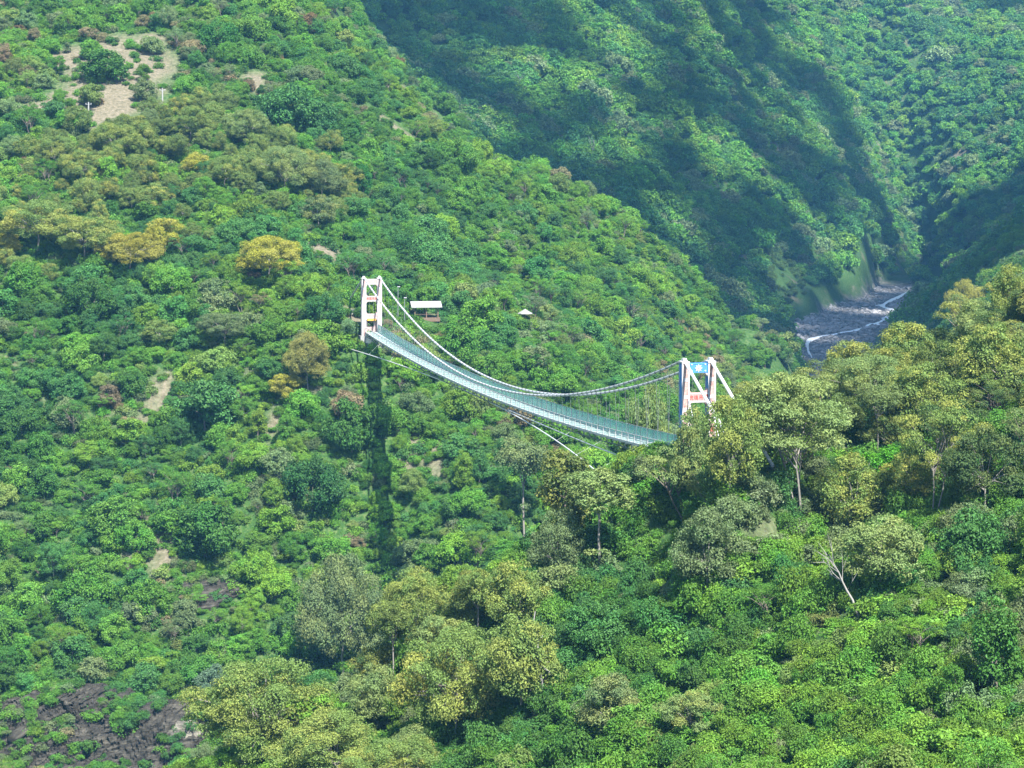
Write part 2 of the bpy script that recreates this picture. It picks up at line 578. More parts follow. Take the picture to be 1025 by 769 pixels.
# ------------------------------------------------------------------ ground sheet
def ground_material():
    m, nt, o = new_mat('ground')
    L = nt.links
    tc = node(nt, 'ShaderNodeTexCoord')
    big = node(nt, 'ShaderNodeTexNoise', Scale=0.05, Detail=6.0, Roughness=0.6)
    fine = node(nt, 'ShaderNodeTexNoise', Scale=0.9, Detail=6.0, Roughness=0.7)
    L.new(tc.outputs['Object'], big.inputs['Vector'])
    L.new(tc.outputs['Object'], fine.inputs['Vector'])
    green = ramp(nt, fine.outputs['Fac'], [(0.30, (0.012, 0.032, 0.008)), (0.52, (0.032, 0.075, 0.016)), (0.72, (0.075, 0.11, 0.03))])
    dry = ramp(nt, fine.outputs['Fac'], [(0.30, (0.085, 0.067, 0.046)), (0.5, (0.135, 0.110, 0.078)), (0.70, (0.185, 0.155, 0.115))])
    f0 = ramp(nt, big.outputs['Fac'], [(0.56, (0, 0, 0)), (0.68, (0.7, 0.7, 0.7))])
    at = node(nt, 'ShaderNodeAttribute', attribute_name='bare')
    sm = node(nt, 'ShaderNodeMath', operation='MULTIPLY_ADD')
    L.new(fine.outputs['Fac'], sm.inputs[0])
    sm.inputs[1].default_value = 0.8
    sm.inputs[2].default_value = -0.4
    ad = node(nt, 'ShaderNodeMath', operation='ADD')
    L.new(sm.outputs[0], ad.inputs[0])
    L.new(at.outputs['Fac'], ad.inputs[1])
    mxv = node(nt, 'ShaderNodeMath', operation='MAXIMUM')
    L.new(ad.outputs[0], mxv.inputs[0])
    L.new(f0, mxv.inputs[1])
    mxv.use_clamp = True
    c = mixc(nt, mxv.outputs[0], green, dry)
    # stones of the river bed
    vo = node(nt, 'ShaderNodeTexVoronoi', Scale=0.45)
    L.new(tc.outputs['Object'], vo.inputs['Vector'])
    sep = node(nt, 'ShaderNodeSeparateColor')
    L.new(vo.outputs['Color'], sep.inputs[0])
    stone = ramp(nt, sep.outputs[0], [(0.0, (0.04, 0.04, 0.043)), (0.55, (0.10, 0.098, 0.098)), (0.9, (0.18, 0.165, 0.15)), (1.0, (0.28, 0.26, 0.24))])
    ar = node(nt, 'ShaderNodeAttribute', attribute_name='bed')
    c2 = mixc(nt, ar.outputs['Fac'], c, stone)
    p = node(nt, 'ShaderNodeBsdfPrincipled', Roughness=0.95)
    p.inputs['Specular IOR Level'].default_value = 0.1
    L.new(c2, p.inputs['Base Color'])
    bp = node(nt, 'ShaderNodeBump', Strength=0.6, Distance=0.8)
    L.new(fine.outputs['Fac'], bp.inputs['Height'])
    L.new(bp.outputs[0], p.inputs['Normal'])
    L.new(p.outputs[0], o.inputs['Surface'])
    return m


# bare earth patches: photo place, radius in metres across and up the slope
BARE = []
for px, py, a, b, s in [(115, 78, 15, 32, 500), (100, 100, 18, 9, 500), (70, 60, 6, 10, 500), (150, 45, 4, 8, 500), (58, 108, 16, 5, 500), (255, 80, 4, 6, 500),
                        (320, 245, 4, 9, 500), (340, 260, 3, 6, 500), (150, 530, 2.4, 6, 400), (163, 565, 2.4, 5, 400),
                        (270, 430, 1.8, 4, 400), (160, 400, 1.8, 5, 400), (600, 365, 3, 4, 520), (960, 160, 8, 16, 1400),
                        (395, 128, 9, 4, 600), (430, 135, 6, 4, 600),
                        (440, 460, 1.8, 5, 420), (412, 450, 1.5, 6, 420), (470, 326, 5, 2.5, 520), (350, 318, 7, 4, 510)]:
    x, y, z = hit(px, py, s)
    BARE.append((x, y, a, b))
CLEAR_GRASS = []          # open grass
for px, py, a, b, s in [(800, 300, 22, 45, 1200)]:
    x, y, z = hit(px, py, s)
    CLEAR_GRASS.append((x, y, a, b))


def in_patches(x, y, patches, k=1.0):
    v = np.zeros(np.shape(x))
    for cx, cy_, a, b in patches:
        v = np.maximum(v, 1 - ((x - cx) / (a * k)) ** 2 * 0.5 - ((y - cy_) / (b * k)) ** 2 * 0.5)
    return v


bare = in_patches(gx, gy, BARE)
bare = np.clip(bare * 1.8 - 0.25 + 0.9 * fbm(gx / 9, gy / 9, 17, 4) * (bare > 0), 0, 0.85)
n_x, n_y = len(XS), len(YS)
ii = (np.arange(n_y - 1)[:, None] * n_x + np.arange(n_x - 1)[None]).ravel()
faces = np.stack([ii, ii + 1, ii + 1 + n_x, ii + n_x], axis=1)
ground = link('ground', mesh_arrays('ground', np.stack([gx, gy, gz], 1), faces, [ground_material()],
                                    attr={'bare': bare, 'bed': np.clip((rf - 0.72) * 5, 0, 1) * np.clip((1720 - gy) / 60, 0, 1)}, smooth=True))
tag(ground, kind='structure')
#@@SECTION2
# ------------------------------------------------------------------ rock faces
def rock_material(name, dark):
    m, nt, o = new_mat(name)
    tc = node(nt, 'ShaderNodeTexCoord')
    mp = node(nt, 'ShaderNodeMapping')
    mp.inputs['Scale'].default_value = (0.35, 0.35, 1.6)
    mp.inputs['Rotation'].default_value = (0.15, 0.45, 0)
    nt.links.new(tc.outputs['Object'], mp.inputs['Vector'])
    n = node(nt, 'ShaderNodeTexNoise', Scale=0.9, Detail=9.0, Roughness=0.72)
    nt.links.new(mp.outputs[0], n.inputs['Vector'])
    d = dark
    c = ramp(nt, n.outputs['Fac'], [(0.30, (0.026 * d, 0.024 * d, 0.020 * d)), (0.5, (0.080 * d, 0.073 * d, 0.058 * d)), (0.62, (0.17 * d, 0.155 * d, 0.12 * d)),
                                    (0.74, (0.30 * d, 0.27 * d, 0.23 * d))])
    p = node(nt, 'ShaderNodeBsdfPrincipled', Roughness=0.9)
    p.inputs['Specular IOR Level'].default_value = 0.15
    nt.links.new(c, p.inputs['Base Color'])
    b = node(nt, 'ShaderNodeBump', Strength=0.8, Distance=0.5)
    nt.links.new(n.outputs['Fac'], b.inputs['Height'])
    nt.links.new(b.outputs[0], p.inputs['Normal'])
    nt.links.new(p.outputs[0], o.inputs['Surface'])
    return m


ROCK = rock_material('slate', 0.40)
PALE_ROCK = rock_material('pale_rock', 1.5)
ROCKS = []
LEDGES = []      # spots on the rock faces where plants have taken hold


def rock_face(name, px, py, start, wx, wy, tilt, depth, seed, mat, label, step=0.25, layer=1.3, cat='rock face'):
    """a bedded outcrop: ledges stepping out of the slope along tilted layers"""
    cx, cy_, cz = hit(px, py, start)
    nx, ny = int(2 * wx / step) + 1, int(2 * wy / step) + 1
    u, v = np.meshgrid(np.linspace(-1, 1, nx), np.linspace(-1, 1, ny))
    x, y = (cx + u * wx).ravel(), (cy_ + v * wy).ravel()
    z = H(x, y)
    q = (z + tilt * (x - cx)) / layer + 0.7 * fbm(x / 8, y / 8, seed, 3)
    al = (x - cx) * 0.9 + 0.4 * z
    lay, lay2 = np.floor(q), np.floor(q * 3.3 + 0.4)
    blk = np.floor(al / 2.6 + 9 * value_noise(lay * 3.7, lay * 1.3, seed + 5))
    blk2 = np.floor(al / 1.3 + 9 * value_noise(lay2 * 2.7, lay2 * 1.9, seed + 6))
    outw = 0.55 * value_noise(lay + 0.5, blk * 1.0 + 0.5, seed + 9) + 0.30 * value_noise(lay2 + 0.5, blk2 + 0.5, seed + 12) + \
        0.30 * fbm(x / 6, z / 6, seed + 21, 3) + 0.12 * fbm(x / 0.8, z / 0.8, seed + 22, 2) + 0.15 * (q - lay)
    r = np.sqrt(u.ravel() ** 2 + v.ravel() ** 2) + 0.5 * fbm(x / 6, y / 6, seed + 33, 3)
    fade = np.clip((1.0 - r) / 0.22, -1.6, 1)
    h = depth * (outw * np.clip(fade, 0, 1) + 0.25 * np.minimum(fade, 0.3) - 0.1)
    hx = (H(x + 3, y) - H(x - 3, y)) / 6
    hy = (H(x, y + 3) - H(x, y - 3)) / 6
    n = unit(np.stack([-hx, -hy - 0.7, np.ones_like(hx) * 0.6], 1))
    pos = np.stack([x, y, z], 1) + n * h[:, None] - np.array([cx, cy_, cz])
    i = (np.arange(ny - 1)[:, None] * nx + np.arange(nx - 1)[None]).ravel()
    f = np.stack([i, i + 1, i + 1 + nx, i + nx], 1)
    keep = (r[f] < 1.12).all(1)
    o = link(name, mesh_arrays(name, pos, f[keep], [mat]), loc=(cx, cy_, cz))
    tag(o, label, cat)
    ROCKS.append((cx, cy_, wx, wy))
    rl = np.random.default_rng(seed)
    green = np.nonzero((fbm(pos[:, 0] / 5 + 7, (pos[:, 2] + tilt * pos[:, 0]) / 2.2, seed + 40, 2) > 0.12) & (r < 1.0))[0]
    for k in rl.choice(green, min(len(green), int(wx * wy * 1.1))):
        LEDGES.append(pos[k] + np.array([cx, cy_, cz - 0.15]))
    return o


rock_face('rock_face', 40, 762, 360, 13, 11, -0.5, 4.2, 11, ROCK, 'dark slate cliff of tilted ledges at the foot of the slope, bottom left corner')
rock_face('rock_face', 150, 762, 360, 12, 11, -0.55, 4.2, 12, ROCK, 'dark bedded cliff with diagonal ledges just above the pale gorge boulder')
rock_face('rock_face', 205, 598, 400, 9, 4.5, -0.25, 3.0, 13, ROCK, 'dark overhanging rock ledge halfway down the wooded slope above the bottom cliffs')
rock_face('rock_face', 98, 705, 380, 9, 5, -0.5, 5.0, 14, ROCK, 'upper dark ledge overhung by bushes above the bottom left cliffs')
rock_face('rock_face', 795, 366, 700, 9, 14, 0.3, 6.0, 16, ROCK, 'dark cliff at the end of the long spur facing the river', step=0.9, layer=2.4)


def boulder_mesh(name, seed, size, mat):
    bm = bmesh.new()
    bmesh.ops.create_icosphere(bm, subdivisions=4, radius=1)
    r = random.Random(seed)
    planes = [(Vector((r.gauss(0, 1), r.gauss(0, 1), r.gauss(0, 1))).normalized(), r.uniform(0.55, 0.9)) for _ in range(13)]
    for v in bm.verts:
        for n, d in planes:
            t = v.co.dot(n)
            if t > d:
                v.co -= n * (t - d) * 0.92
        v.co = Vector((v.co.x * size[0], v.co.y * size[1], v.co.z * size[2]))
    me = bpy.data.meshes.new(name)
    bm.to_mesh(me)
    bm.free()
    me.materials.append(mat)
    return me


bx, by, bz = hit(185, 752, 360)
b = link('boulder', boulder_mesh('boulder', 3, (4.0, 3.2, 3.4), PALE_ROCK), loc=(bx, by, bz + 0.8))
tag(b, 'big pale grey boulder in the gorge beside the leaning olive trees', 'boulder')
ROCKS.append((bx, by, 4, 3))

for n_, (px, py, sx_, sy_, sz_, words) in enumerate([
        (20, 742, 2.6, 1.8, 1.5, 'largest dark slab resting on the ledges in the bottom left corner'),
        (52, 752, 1.7, 1.3, 1.2, 'dark angular block right of the largest slab on the bottom left cliff'),
        (78, 722, 1.5, 1.2, 1.3, 'dark block wedged between the lower and upper left ledges'),
        (118, 745, 2.0, 1.4, 1.2, 'flat dark slab in the middle of the diagonal-ledged cliff'),
        (160, 735, 1.6, 1.3, 1.3, 'dark block just up the slope from the pale boulder'),
        (112, 700, 1.5, 1.1, 1.0, 'dark block under bushes on the topmost left ledge')]):
    bx, by, bz = hit(px, py, 360)
    b = link('boulder', boulder_mesh('boulder', 40 + n_, (sx_, sy_, sz_), ROCK), loc=(bx, by - 1.0, bz + 0.9 * sz_))
    b.rotation_euler = (0.3, -0.5, 0.4 * n_)
    tag(b, words, 'boulder', 'dark blocks on the left cliffs')

# ------------------------------------------------------------------ river
WPX = [(907, 291.5), (902, 294.5), (891, 300), (880, 305), (888, 308), (898, 310.5), (891, 316), (878, 322), (866, 327), (853, 330.5), (842, 332),
       (825, 335), (811, 338.5), (807, 343), (808, 350), (812, 358)]
wp = []
for px, py in WPX:
    d = FOCAL * 98.0 / (py - HORIZON)
    for _ in range(6):
        x = (px - 512) * d / FOCAL
        d = (CAM_Z - h1(x, d) - 0.4) * FOCAL / (py - HORIZON)
    wp.append(((px - 512) * d / FOCAL, d))
wp = np.array(wp)
tt = np.linspace(0, len(wp) - 1, 160)
wx_ = np.interp(tt, np.arange(len(wp)), wp[:, 0])
wy_ = np.interp(tt, np.arange(len(wp)), wp[:, 1])
tg = unit(np.gradient(np.stack([wx_, wy_], 1), axis=0))
wd = np.interp(tt, np.arange(len(wp)), [2, 2.4, 3, 3.2, 2.4, 3, 4.2, 4.5, 3.6, 2.0, 1.9, 1.8, 1.7, 1.1, 0.8, 0.8]) * (0.25 + 1.0 * value_noise(tt * 2.3, tt * 0, 4))
rows = []
K = 7
for k in range(K):
    o = (k / (K - 1) * 2 - 1) * (wd * (0.85 + 0.4 * value_noise(tt * 3.1, tt * 0 + k * 9.0, 8)))
    X, Y = wx_ - tg[:, 1] * o, wy_ + tg[:, 0] * o
    rows.append(np.stack([X, Y, H(X, Y) + 0.45 * (1 - (k / (K - 1) * 2 - 1) ** 4)], 1))
wv = np.stack(rows, 1).reshape(-1, 3)
i = (np.arange(159)[:, None] * K + np.arange(K - 1)[None]).ravel()
m_w, nt, o_ = new_mat('rapids')
tc = node(nt, 'ShaderNodeTexCoord')
nz = node(nt, 'ShaderNodeTexNoise', Scale=0.35, Detail=6.0, Roughness=0.7)
nt.links.new(tc.outputs['Object'], nz.inputs['Vector'])
c = ramp(nt, nz.outputs['Fac'], [(0.32, (0.30, 0.33, 0.35)), (0.46, (0.66, 0.68, 0.69)), (0.7, (0.82, 0.83, 0.84))])
p = node(nt, 'ShaderNodeBsdfPrincipled', Roughness=0.35)
nt.links.new(c, p.inputs['Base Color'])
nt.links.new(p.outputs[0], o_.inputs['Surface'])
water = link('river', mesh_arrays('river', wv, np.stack([i, i + 1, i + 1 + K, i + K], 1), [m_w], smooth=True))
tag(water, kind='structure')

# stones of the bed: nobody could count them
r = np.random.default_rng(31)
sv, sf, off = [], [], 0
base = boulder_mesh('stone', 8, (1, 1, 0.75), PALE_ROCK)
ico = bmesh.new()
bmesh.ops.create_icosphere(ico, subdivisions=1, radius=1)
iv = np.array([v.co[:] for v in ico.verts])
if_ = np.array([[v.index for v in f.verts] for f in ico.faces])
ico.free()
bpy.data.meshes.remove(base)
n_st = 0
while n_st < 3200:
    t = r.uniform(7.6, 12.6)
    k = int(t)
    cpt = RIVER[k] + (RIVER[k + 1] - RIVER[k]) * (t - k)
    w = RIVER_W[k]
    x, y = cpt[0] + r.uniform(-1.25, 1.25) * w, cpt[1] + r.uniform(-8, 8)
    if h1(x, y) > RIVER_Z[k] + 3.5:
        continue
    s = 0.35 + 1.5 * r.random() ** 4
    if np.min(np.hypot(wx_ - x, wy_ - y)) < 3.4 and s > 0.6:
        continue
    vv = iv * (1 + 0.25 * r.normal(size=(len(iv), 1))) * np.array([s * r.uniform(0.8, 1.5), s * r.uniform(0.8, 1.5), s * 0.8])
    sv.append(vv + np.array([x, y, h1(x, y) + s * 0.2]))
    sf.append(if_ + off)
    off += len(iv)
    n_st += 1
BED_STONE = paint('bed_stone', (0.26, 0.25, 0.24), 0.85, 0.9, 0.12, (0.06, 0.06, 0.065))
stones = link('rubble', mesh_arrays('rubble', np.concatenate(sv), np.concatenate(sf), [BED_STONE]))
tag(stones, 'grey boulders and shingle strewn over the dry river bed', 'rubble', kind='stuff')

# ------------------------------------------------------------------ the bridge
RX, RY, LX, LY = 25.9, 296.0, -34.4, 518.0
SPAN = math.hypot(LX - RX, LY - RY)
U = np.array([(LX - RX) / SPAN, (LY - RY) / SPAN])
Wd = np.array([U[1], -U[0]])              # across, to the right (upstream side)
Z0 = CAM_Z - 40.3                          # deck level at the towers
bridge = link('suspension_bridge', None, loc=(RX, RY, Z0))
tag(bridge, 'long white suspension footbridge with teal glass railings hung between two painted towers', 'bridge')


def B(s, t, z):
    """bridge frame: along, across, up from the deck at the near tower (relative to the bridge's Empty)"""
    s, t, z = np.broadcast_arrays(np.asarray(s, float), np.asarray(t, float), np.asarray(z, float))
    return np.stack([U[0] * s + Wd[0] * t, U[1] * s + Wd[1] * t, z], -1)


def deck_z(s):
    q = np.asarray(s) / SPAN
    return -12.8 * q * (1 - q)


def cable_z(s):
    q = np.asarray(s) / SPAN
    return 13.3 - 4 * 14.5 * q * (1 - q)


class Shape:
    def __init__(self):
        self.v, self.f, self.m, self.mats = [], [], [], []

    def mat(self, m):
        if m not in self.mats:
            self.mats.append(m)
        return self.mats.index(m)

    def add(self, v, f, m):
        o = sum(len(a) for a in self.v)
        self.v.append(np.asarray(v, float))
        k = self.mat(m)
        for q in f:
            self.f.append([int(a) + o for a in q])
            self.m.append(k)

    def box(self, s0, s1, t0, t1, z0, z1, m, west=None, taper=0.0, fn=None):
        c = [(s, t, z) for z in (z0, z1) for (s, t) in ((s0, t0), (s1, t0), (s1, t1), (s0, t1))]
        a = np.array(c, float)
        if taper:
            cs, ct = (s0 + s1) / 2, (t0 + t1) / 2
            a[4:, 0] = cs + (a[4:, 0] - cs) * (1 - taper)
            a[4:, 1] = ct + (a[4:, 1] - ct) * (1 - taper)
        v = (fn or B)(a[:, 0], a[:, 1], a[:, 2])
        self.add(v, [(3, 2, 1, 0), (4, 5, 6, 7), (1, 2, 6, 5), (2, 3, 7, 6), (3, 0, 4, 7)], m)
        self.f.append([x + sum(len(q) for q in self.v[:-1]) for x in (0, 1, 5, 4)])
        self.m.append(self.mat(west or m))

    def prism(self, poly, s0, s1, m, fn=None):
        """polygon of (t, z) extruded from s0 to s1"""
        n = len(poly)
        t = np.array([q[0] for q in poly] * 2)
        z = np.array([q[1] for q in poly] * 2)
        s = np.array([s0] * n + [s1] * n)
        self.add((fn or B)(s, t, z), [tuple(range(n)), tuple(range(2 * n - 1, n - 1, -1))] +
                 [(k, k + n, (k + 1) % n + n, (k + 1) % n) for k in range(n)], m)

    def build(self, name, parent=None, loc=None):
        me = bpy.data.meshes.new(name)
        me.from_pydata(np.concatenate(self.v).tolist(), [], self.f)
        for m in self.mats:
            me.materials.append(m)
        me.polygons.foreach_set('material_index', self.m)
        bm = bmesh.new()
        bm.from_mesh(me)
        bmesh.ops.recalc_face_normals(bm, faces=bm.faces)
        bm.to_mesh(me)
        bm.free()
        me.update()
        return link(name, me, parent, loc)


WHITE = paint('white_paint', (0.43, 0.41, 0.40), 0.5, 0.35, 0.8, (0.5, 0.44, 0.40))
CABLE_W = paint('cable_white', (0.47, 0.47, 0.47), 0.4, 0.15, 0.6)
PINK = paint('pale_pink_paint', (0.34, 0.235, 0.22), 0.6, 0.6, 1.1, (0.42, 0.24, 0.20))
BROWN = paint('patterned_brown', (0.42, 0.29, 0.25), 0.6, 1.0, 2.2, (0.20, 0.09, 0.07))
BLUE = paint('blue_paint', (0.05, 0.20, 0.48), 0.5, 0.4, 1.2, (0.05, 0.13, 0.32))
RED = paint('red_paint', (0.46, 0.11, 0.08), 0.5, 0.3, 1.5)
ORANGE = paint('orange_paint', (0.80, 0.34, 0.04), 0.5, 0.2, 1.5)
STEEL = paint('grey_steel', (0.22, 0.23, 0.24), 0.55, 0.5, 1.2, metal=0.3)
DARK = paint('dark_steel', (0.06, 0.065, 0.07), 0.6, 0.4, 1.2)
CONCRETE = paint('concrete', (0.27, 0.265, 0.25), 0.85, 0.6, 0.9)


def glass(name, col, dens, tint=(0.70, 0.93, 0.90, 1)):
    m, nt, o = new_mat(name)
    t = node(nt, 'ShaderNodeBsdfTransparent')
    t.inputs['Color'].default_value = tint
    p = node(nt, 'ShaderNodeBsdfPrincipled', Roughness=0.15)
    p.inputs['Base Color'].default_value = (*col, 1)
    mx = node(nt, 'ShaderNodeMixShader')
    mx.inputs[0].default_value = dens
    nt.links.new(t.outputs[0], mx.inputs[1])
    nt.links.new(p.outputs[0], mx.inputs[2])
    nt.links.new(mx.outputs[0], o.inputs['Surface'])
    return m


GLASS = glass('teal_glass', (0.20, 0.44, 0.41), 0.5)
GLASS_PALE = glass('pale_glass', (0.50, 0.56, 0.56), 0.12, (0.96, 0.98, 0.97, 1))
FLOOR_GLASS = glass('floor_glass', (0.46, 0.58, 0.57), 0.46, (0.82, 0.96, 0.94, 1))

HALF = 1.95


def tower(s, near):
    sh = Shape()
    for t in (-HALF, HALF):
        sh.box(s - 1.3, s + 1.3, t - 1.0, t + 1.0, -9, -0.9, CONCRETE)
    sh.box(s - 0.8, s + 0.8, -HALF + 1.0, HALF - 1.0, -4.0, -1.4, CONCRETE)
    tw = sh.build('tower', bridge)
    side = BLUE if near else PINK
    core = BROWN if near else PINK
    for t in (-HALF, HALF):
        l = Shape()
        l.box(s - 0.62, s + 0.62, t - 0.46, t + 0.46, -0.9, 12.9, core, west=side)
        for ds in (-0.62, 0.62):
            for dt in (-0.46, 0.46):
                l.box(s + ds - 0.05, s + ds + 0.05, t + dt - 0.10, t + dt + 0.10, -0.9, 12.95, WHITE, west=side)
        l.box(s - 0.75, s + 0.75, t - 0.58, t + 0.58, 12.96, 13.2, WHITE)
        for z in (1.0, 3.4, 6.2, 8.0, 10.4):      # painted bands of the tribal pattern
            l.box(s - 0.655, s - 0.62, t - 0.30, t + 0.30, z, z + 0.5, RED if (z in (1.0, 3.4) and near) else WHITE)
        l.build('leg', tw)
        sd = Shape()
        sd.box(s - 0.55, s + 0.55, t - 0.3, t + 0.3, 13.2, 13.62, CABLE_W, taper=0.3)
        sd.build('cable_saddle', tw)
    a = HALF - 0.46
    for z0, z1, m, d in ((11.6, 12.9, BLUE if near else PINK, 0.5), (7.45, 8.75, PINK, 0.45), (3.3, 4.4, PINK, 0.45)):
        bmz = Shape()
        bmz.box(s - d, s + d, -a, a, z0, z1, m)
        for dz in (z0, z1 - 0.14):
            bmz.box(s - d - 0.035, s - d, -a, a, dz, dz + 0.14, WHITE if m is not BLUE else BLUE)
        for sg in (-1, 1):                        # haunches in the corners of the openings
            for zz, dirz in ((z0, -1), (z1, 1)):
                if zz > 12:
                    continue
                bmz.prism([(sg * a, zz), (sg * (a - 0.55), zz), (sg * a, zz + dirz * 0.6)], s - d + 0.02, s + d - 0.02, m if m is not BLUE else WHITE)
        bmz.build('cross_beam', tw)
    if near:
        st = Shape()
        pts = []
        for k in range(16):
            rr = 0.62 if k % 2 == 0 else 0.30
            pts.append((rr * math.cos(k * math.pi / 8), 12.25 + rr * math.sin(k * math.pi / 8)))
        st.prism(pts, s - 0.56, s - 0.50, WHITE)
        st.prism([(0.17 * math.cos(k * math.pi / 5), 12.25 + 0.17 * math.sin(k * math.pi / 5)) for k in range(10)], s - 0.59, s - 0.56, PINK)
        st.build('star_emblem', tw)
        for sg in (-1, 1):
            for zz in (11.75, 12.65):
                ck = Shape()
                ck.prism([(sg * 1.0, zz), (sg * 0.86, zz + 0.12), (sg * 1.0, zz + 0.24), (sg * 1.14, zz + 0.12)], s - 0.55, s - 0.50, WHITE)
                ck.build('painted_lozenge', tw)
    else:
        og = Shape()
        og.prism([(-1.1, 2.75), (1.1, 2.75), (0.95, 3.28), (-0.95, 3.28)], s - 0.42, s - 0.30, ORANGE)
        og.build('orange_sign', tw)
        gt = Shape()
        for t0, t1 in ((-1.45, -0.75), (0.75, 1.45)):
            gt.box(s + 0.7, s + 0.9, t0, t1, 0, 2.4, PINK)
        gt.box(s + 0.7, s + 0.9, -0.75, 0.75, 0, 1.2, PINK)
        gt.build('entrance_gate', tw)
    cu = bpy.data.curves.new('lettering', 'FONT')
    cu.body = '琉璃吊橋'
    cu.size = 0.72
    cu.extrude = 0.03
    cu.offset = 0.0
    cu.align_x = 'CENTER'
    cu.align_y = 'CENTER'
    cu.space_character = 1.05
    cu.materials.append(RED)
    tmp = bpy.data.objects.new('lettering', cu)
    COL.objects.link(tmp)
    me = bpy.data.meshes.new_from_object(tmp.evaluated_get(bpy.context.evaluated_depsgraph_get()))
    bpy.data.objects.remove(tmp)
    me.name = 'lettering'
    o = link('lettering', me, tw)
    q = B(s - 0.47, 0, 8.1)
    o.matrix_local = Matrix(((Wd[0], 0, -U[0], q[0]), (Wd[1], 0, -U[1], q[1]), (0, 1, 0, q[2]), (0, 0, 0, 1)))
    return tw


near_tower = tower(0.0, True)
far_tower = tower(SPAN, False)
near_tower['label'] = 'near tower with blue top beam and white star'
far_tower['label'] = 'far tower painted pale pink with an orange sign over its gate'

# deck
N = 76
sv_ = np.linspace(-1.5, SPAN + 1.5, N + 1)
dz = deck_z(np.clip(sv_, 0, SPAN))
fl, fascia_w, fascia_e, under = Shape(), Shape(), Shape(), Shape()
DW = 1.5


def seg(sh, k, t0, t1, h0, h1_, m, a=0.0, b=1.0):
    s0 = sv_[k] + (sv_[k + 1] - sv_[k]) * a
    s1 = sv_[k] + (sv_[k + 1] - sv_[k]) * b
    z0 = dz[k] + (dz[k + 1] - dz[k]) * a
    z1 = dz[k] + (dz[k + 1] - dz[k]) * b
    s = np.array([s0, s1, s1, s0] * 2)
    t = np.array([t0, t0, t1, t1] * 2)
    z = np.array([z0 + h0, z1 + h0, z1 + h0, z0 + h0, z0 + h1_, z1 + h1_, z1 + h1_, z0 + h1_])
    sh.add(B(s, t, z), [(3, 2, 1, 0), (4, 5, 6, 7), (0, 1, 5, 4), (1, 2, 6, 5), (2, 3, 7, 6), (3, 0, 4, 7)], m)


for k in range(N):
    seg(fl, k, -DW, DW, -0.10, 0.0, FLOOR_GLASS, 0.06, 0.94)
    seg(fl, k, -DW, DW, -0.14, 0.012, WHITE, 0.94, 1.06 if k < N - 1 else 1.0)
    seg(fascia_w, k, -DW - 0.16, -DW - 0.003, -0.22, 0.10, WHITE)
    seg(fascia_e, k, DW + 0.003, DW + 0.16, -0.22, 0.10, WHITE)
    seg(under, k, -DW, DW, -0.50, -0.2, STEEL, 0.42, 0.58)
    seg(under, k, -DW - 0.1, -DW + 0.06, -1.02, -0.90, DARK)
    seg(under, k, DW - 0.06, DW + 0.1, -1.02, -0.90, DARK)
    for tt_ in (-DW - 0.02, DW - 0.1):
        seg(under, k, tt_, tt_ + 0.12, -0.90, -0.55, DARK, 0.46, 0.54)
fl.build('deck_floor', bridge)
fascia_w.build('edge_beam', bridge)
fascia_e.build('edge_beam', bridge)
under.build('underside_truss', bridge)
for t, g, low in ((-DW - 0.08, GLASS_PALE, 0.10), (DW + 0.08, GLASS, 0.10)):
    rail = Shape()
    hr = 1.25 if t < 0 else 1.85
    for k in range(N):
        seg(rail, k, t - 0.035, t + 0.035, hr, hr + 0.07, WHITE if t < 0 else STEEL)
    ro = rail.build('railing', bridge)
    pn = Shape()
    for k in range(N):
        seg(pn, k, t - 0.012, t + 0.012, low, hr - 0.004, g, 0.04, 0.96)
    pn.build('glass_panels', ro)
    for k in range(N):
        ps = Shape()
        seg(ps, k, t - 0.04, t + 0.04, low, hr - 0.002, WHITE if t < 0 else STEEL, 0.965, 1.035 if k < N - 1 else 1.0)
        ps.build('railing_post', ro)

# cables
def cable(name, pts, r_, m, clamps=None, parent=None, sides=8):
    sh = Shape()
    v, f = tube(pts, r_, sides)
    sh.add(v, f, m)
    for c_ in (clamps if clamps is not None else []):
        d = unit(np.array(c_[1]) - np.array(c_[0]))
        v, f = tube(np.array([np.array(c_[0]) - d * 0.22, np.array(c_[0]) + d * 0.22]), r_ * 1.25, sides)
        sh.add(v, f, STEEL)
    return sh.build(name, parent or bridge)


TC = HALF
for t in (-TC, TC):
    s = np.linspace(0, SPAN, 121)
    pts = B(s, t, cable_z(s) + 0.1)
    sc_ = np.arange(2.4, SPAN - 2, 2.4)
    cp = B(sc_, t, cable_z(sc_) + 0.1)
    cn = B(sc_ + 0.1, t, cable_z(sc_ + 0.1) + 0.1)
    mc = cable('main_cable', pts, 0.19, CABLE_W, list(zip(cp, cn)))
    for sgn, s0, L_ in ((-1, 0.0, 23.0), (1, SPAN, 30.0)):
        q = np.linspace(0, 1, 6)
        drop = 0.51 * L_ if sgn < 0 else 0.36 * L_
        cable('backstay', B(s0 + sgn * q * L_, t, 13.3 - q * drop), 0.22, CABLE_W)
    cable('stay_rope', B(np.linspace(-0.6, -7.5, 4), t * 0.8, np.linspace(8.2, -1.5, 4)), 0.07, CABLE_W)
for t in (-TC, TC):
    for s in np.arange(7.2, SPAN - 6, 4.8):
        zt, zb = float(cable_z(s)) + 0.1, float(deck_z(s)) + 0.3
        if zt < zb:
            zb = float(deck_z(s)) - 0.5
        sh = Shape()
        v, f = tube(B(np.array([s, s]), np.array([t, (DW + 0.14) * (1 if t > 0 else -1)]), np.array([zt, zb])), 0.022, 4)
        sh.add(v, f, STEEL)
        sh.build('hanger', bridge)


def rel(p):
    return np.array([p[0] - RX, p[1] - RY, p[2] - Z0])


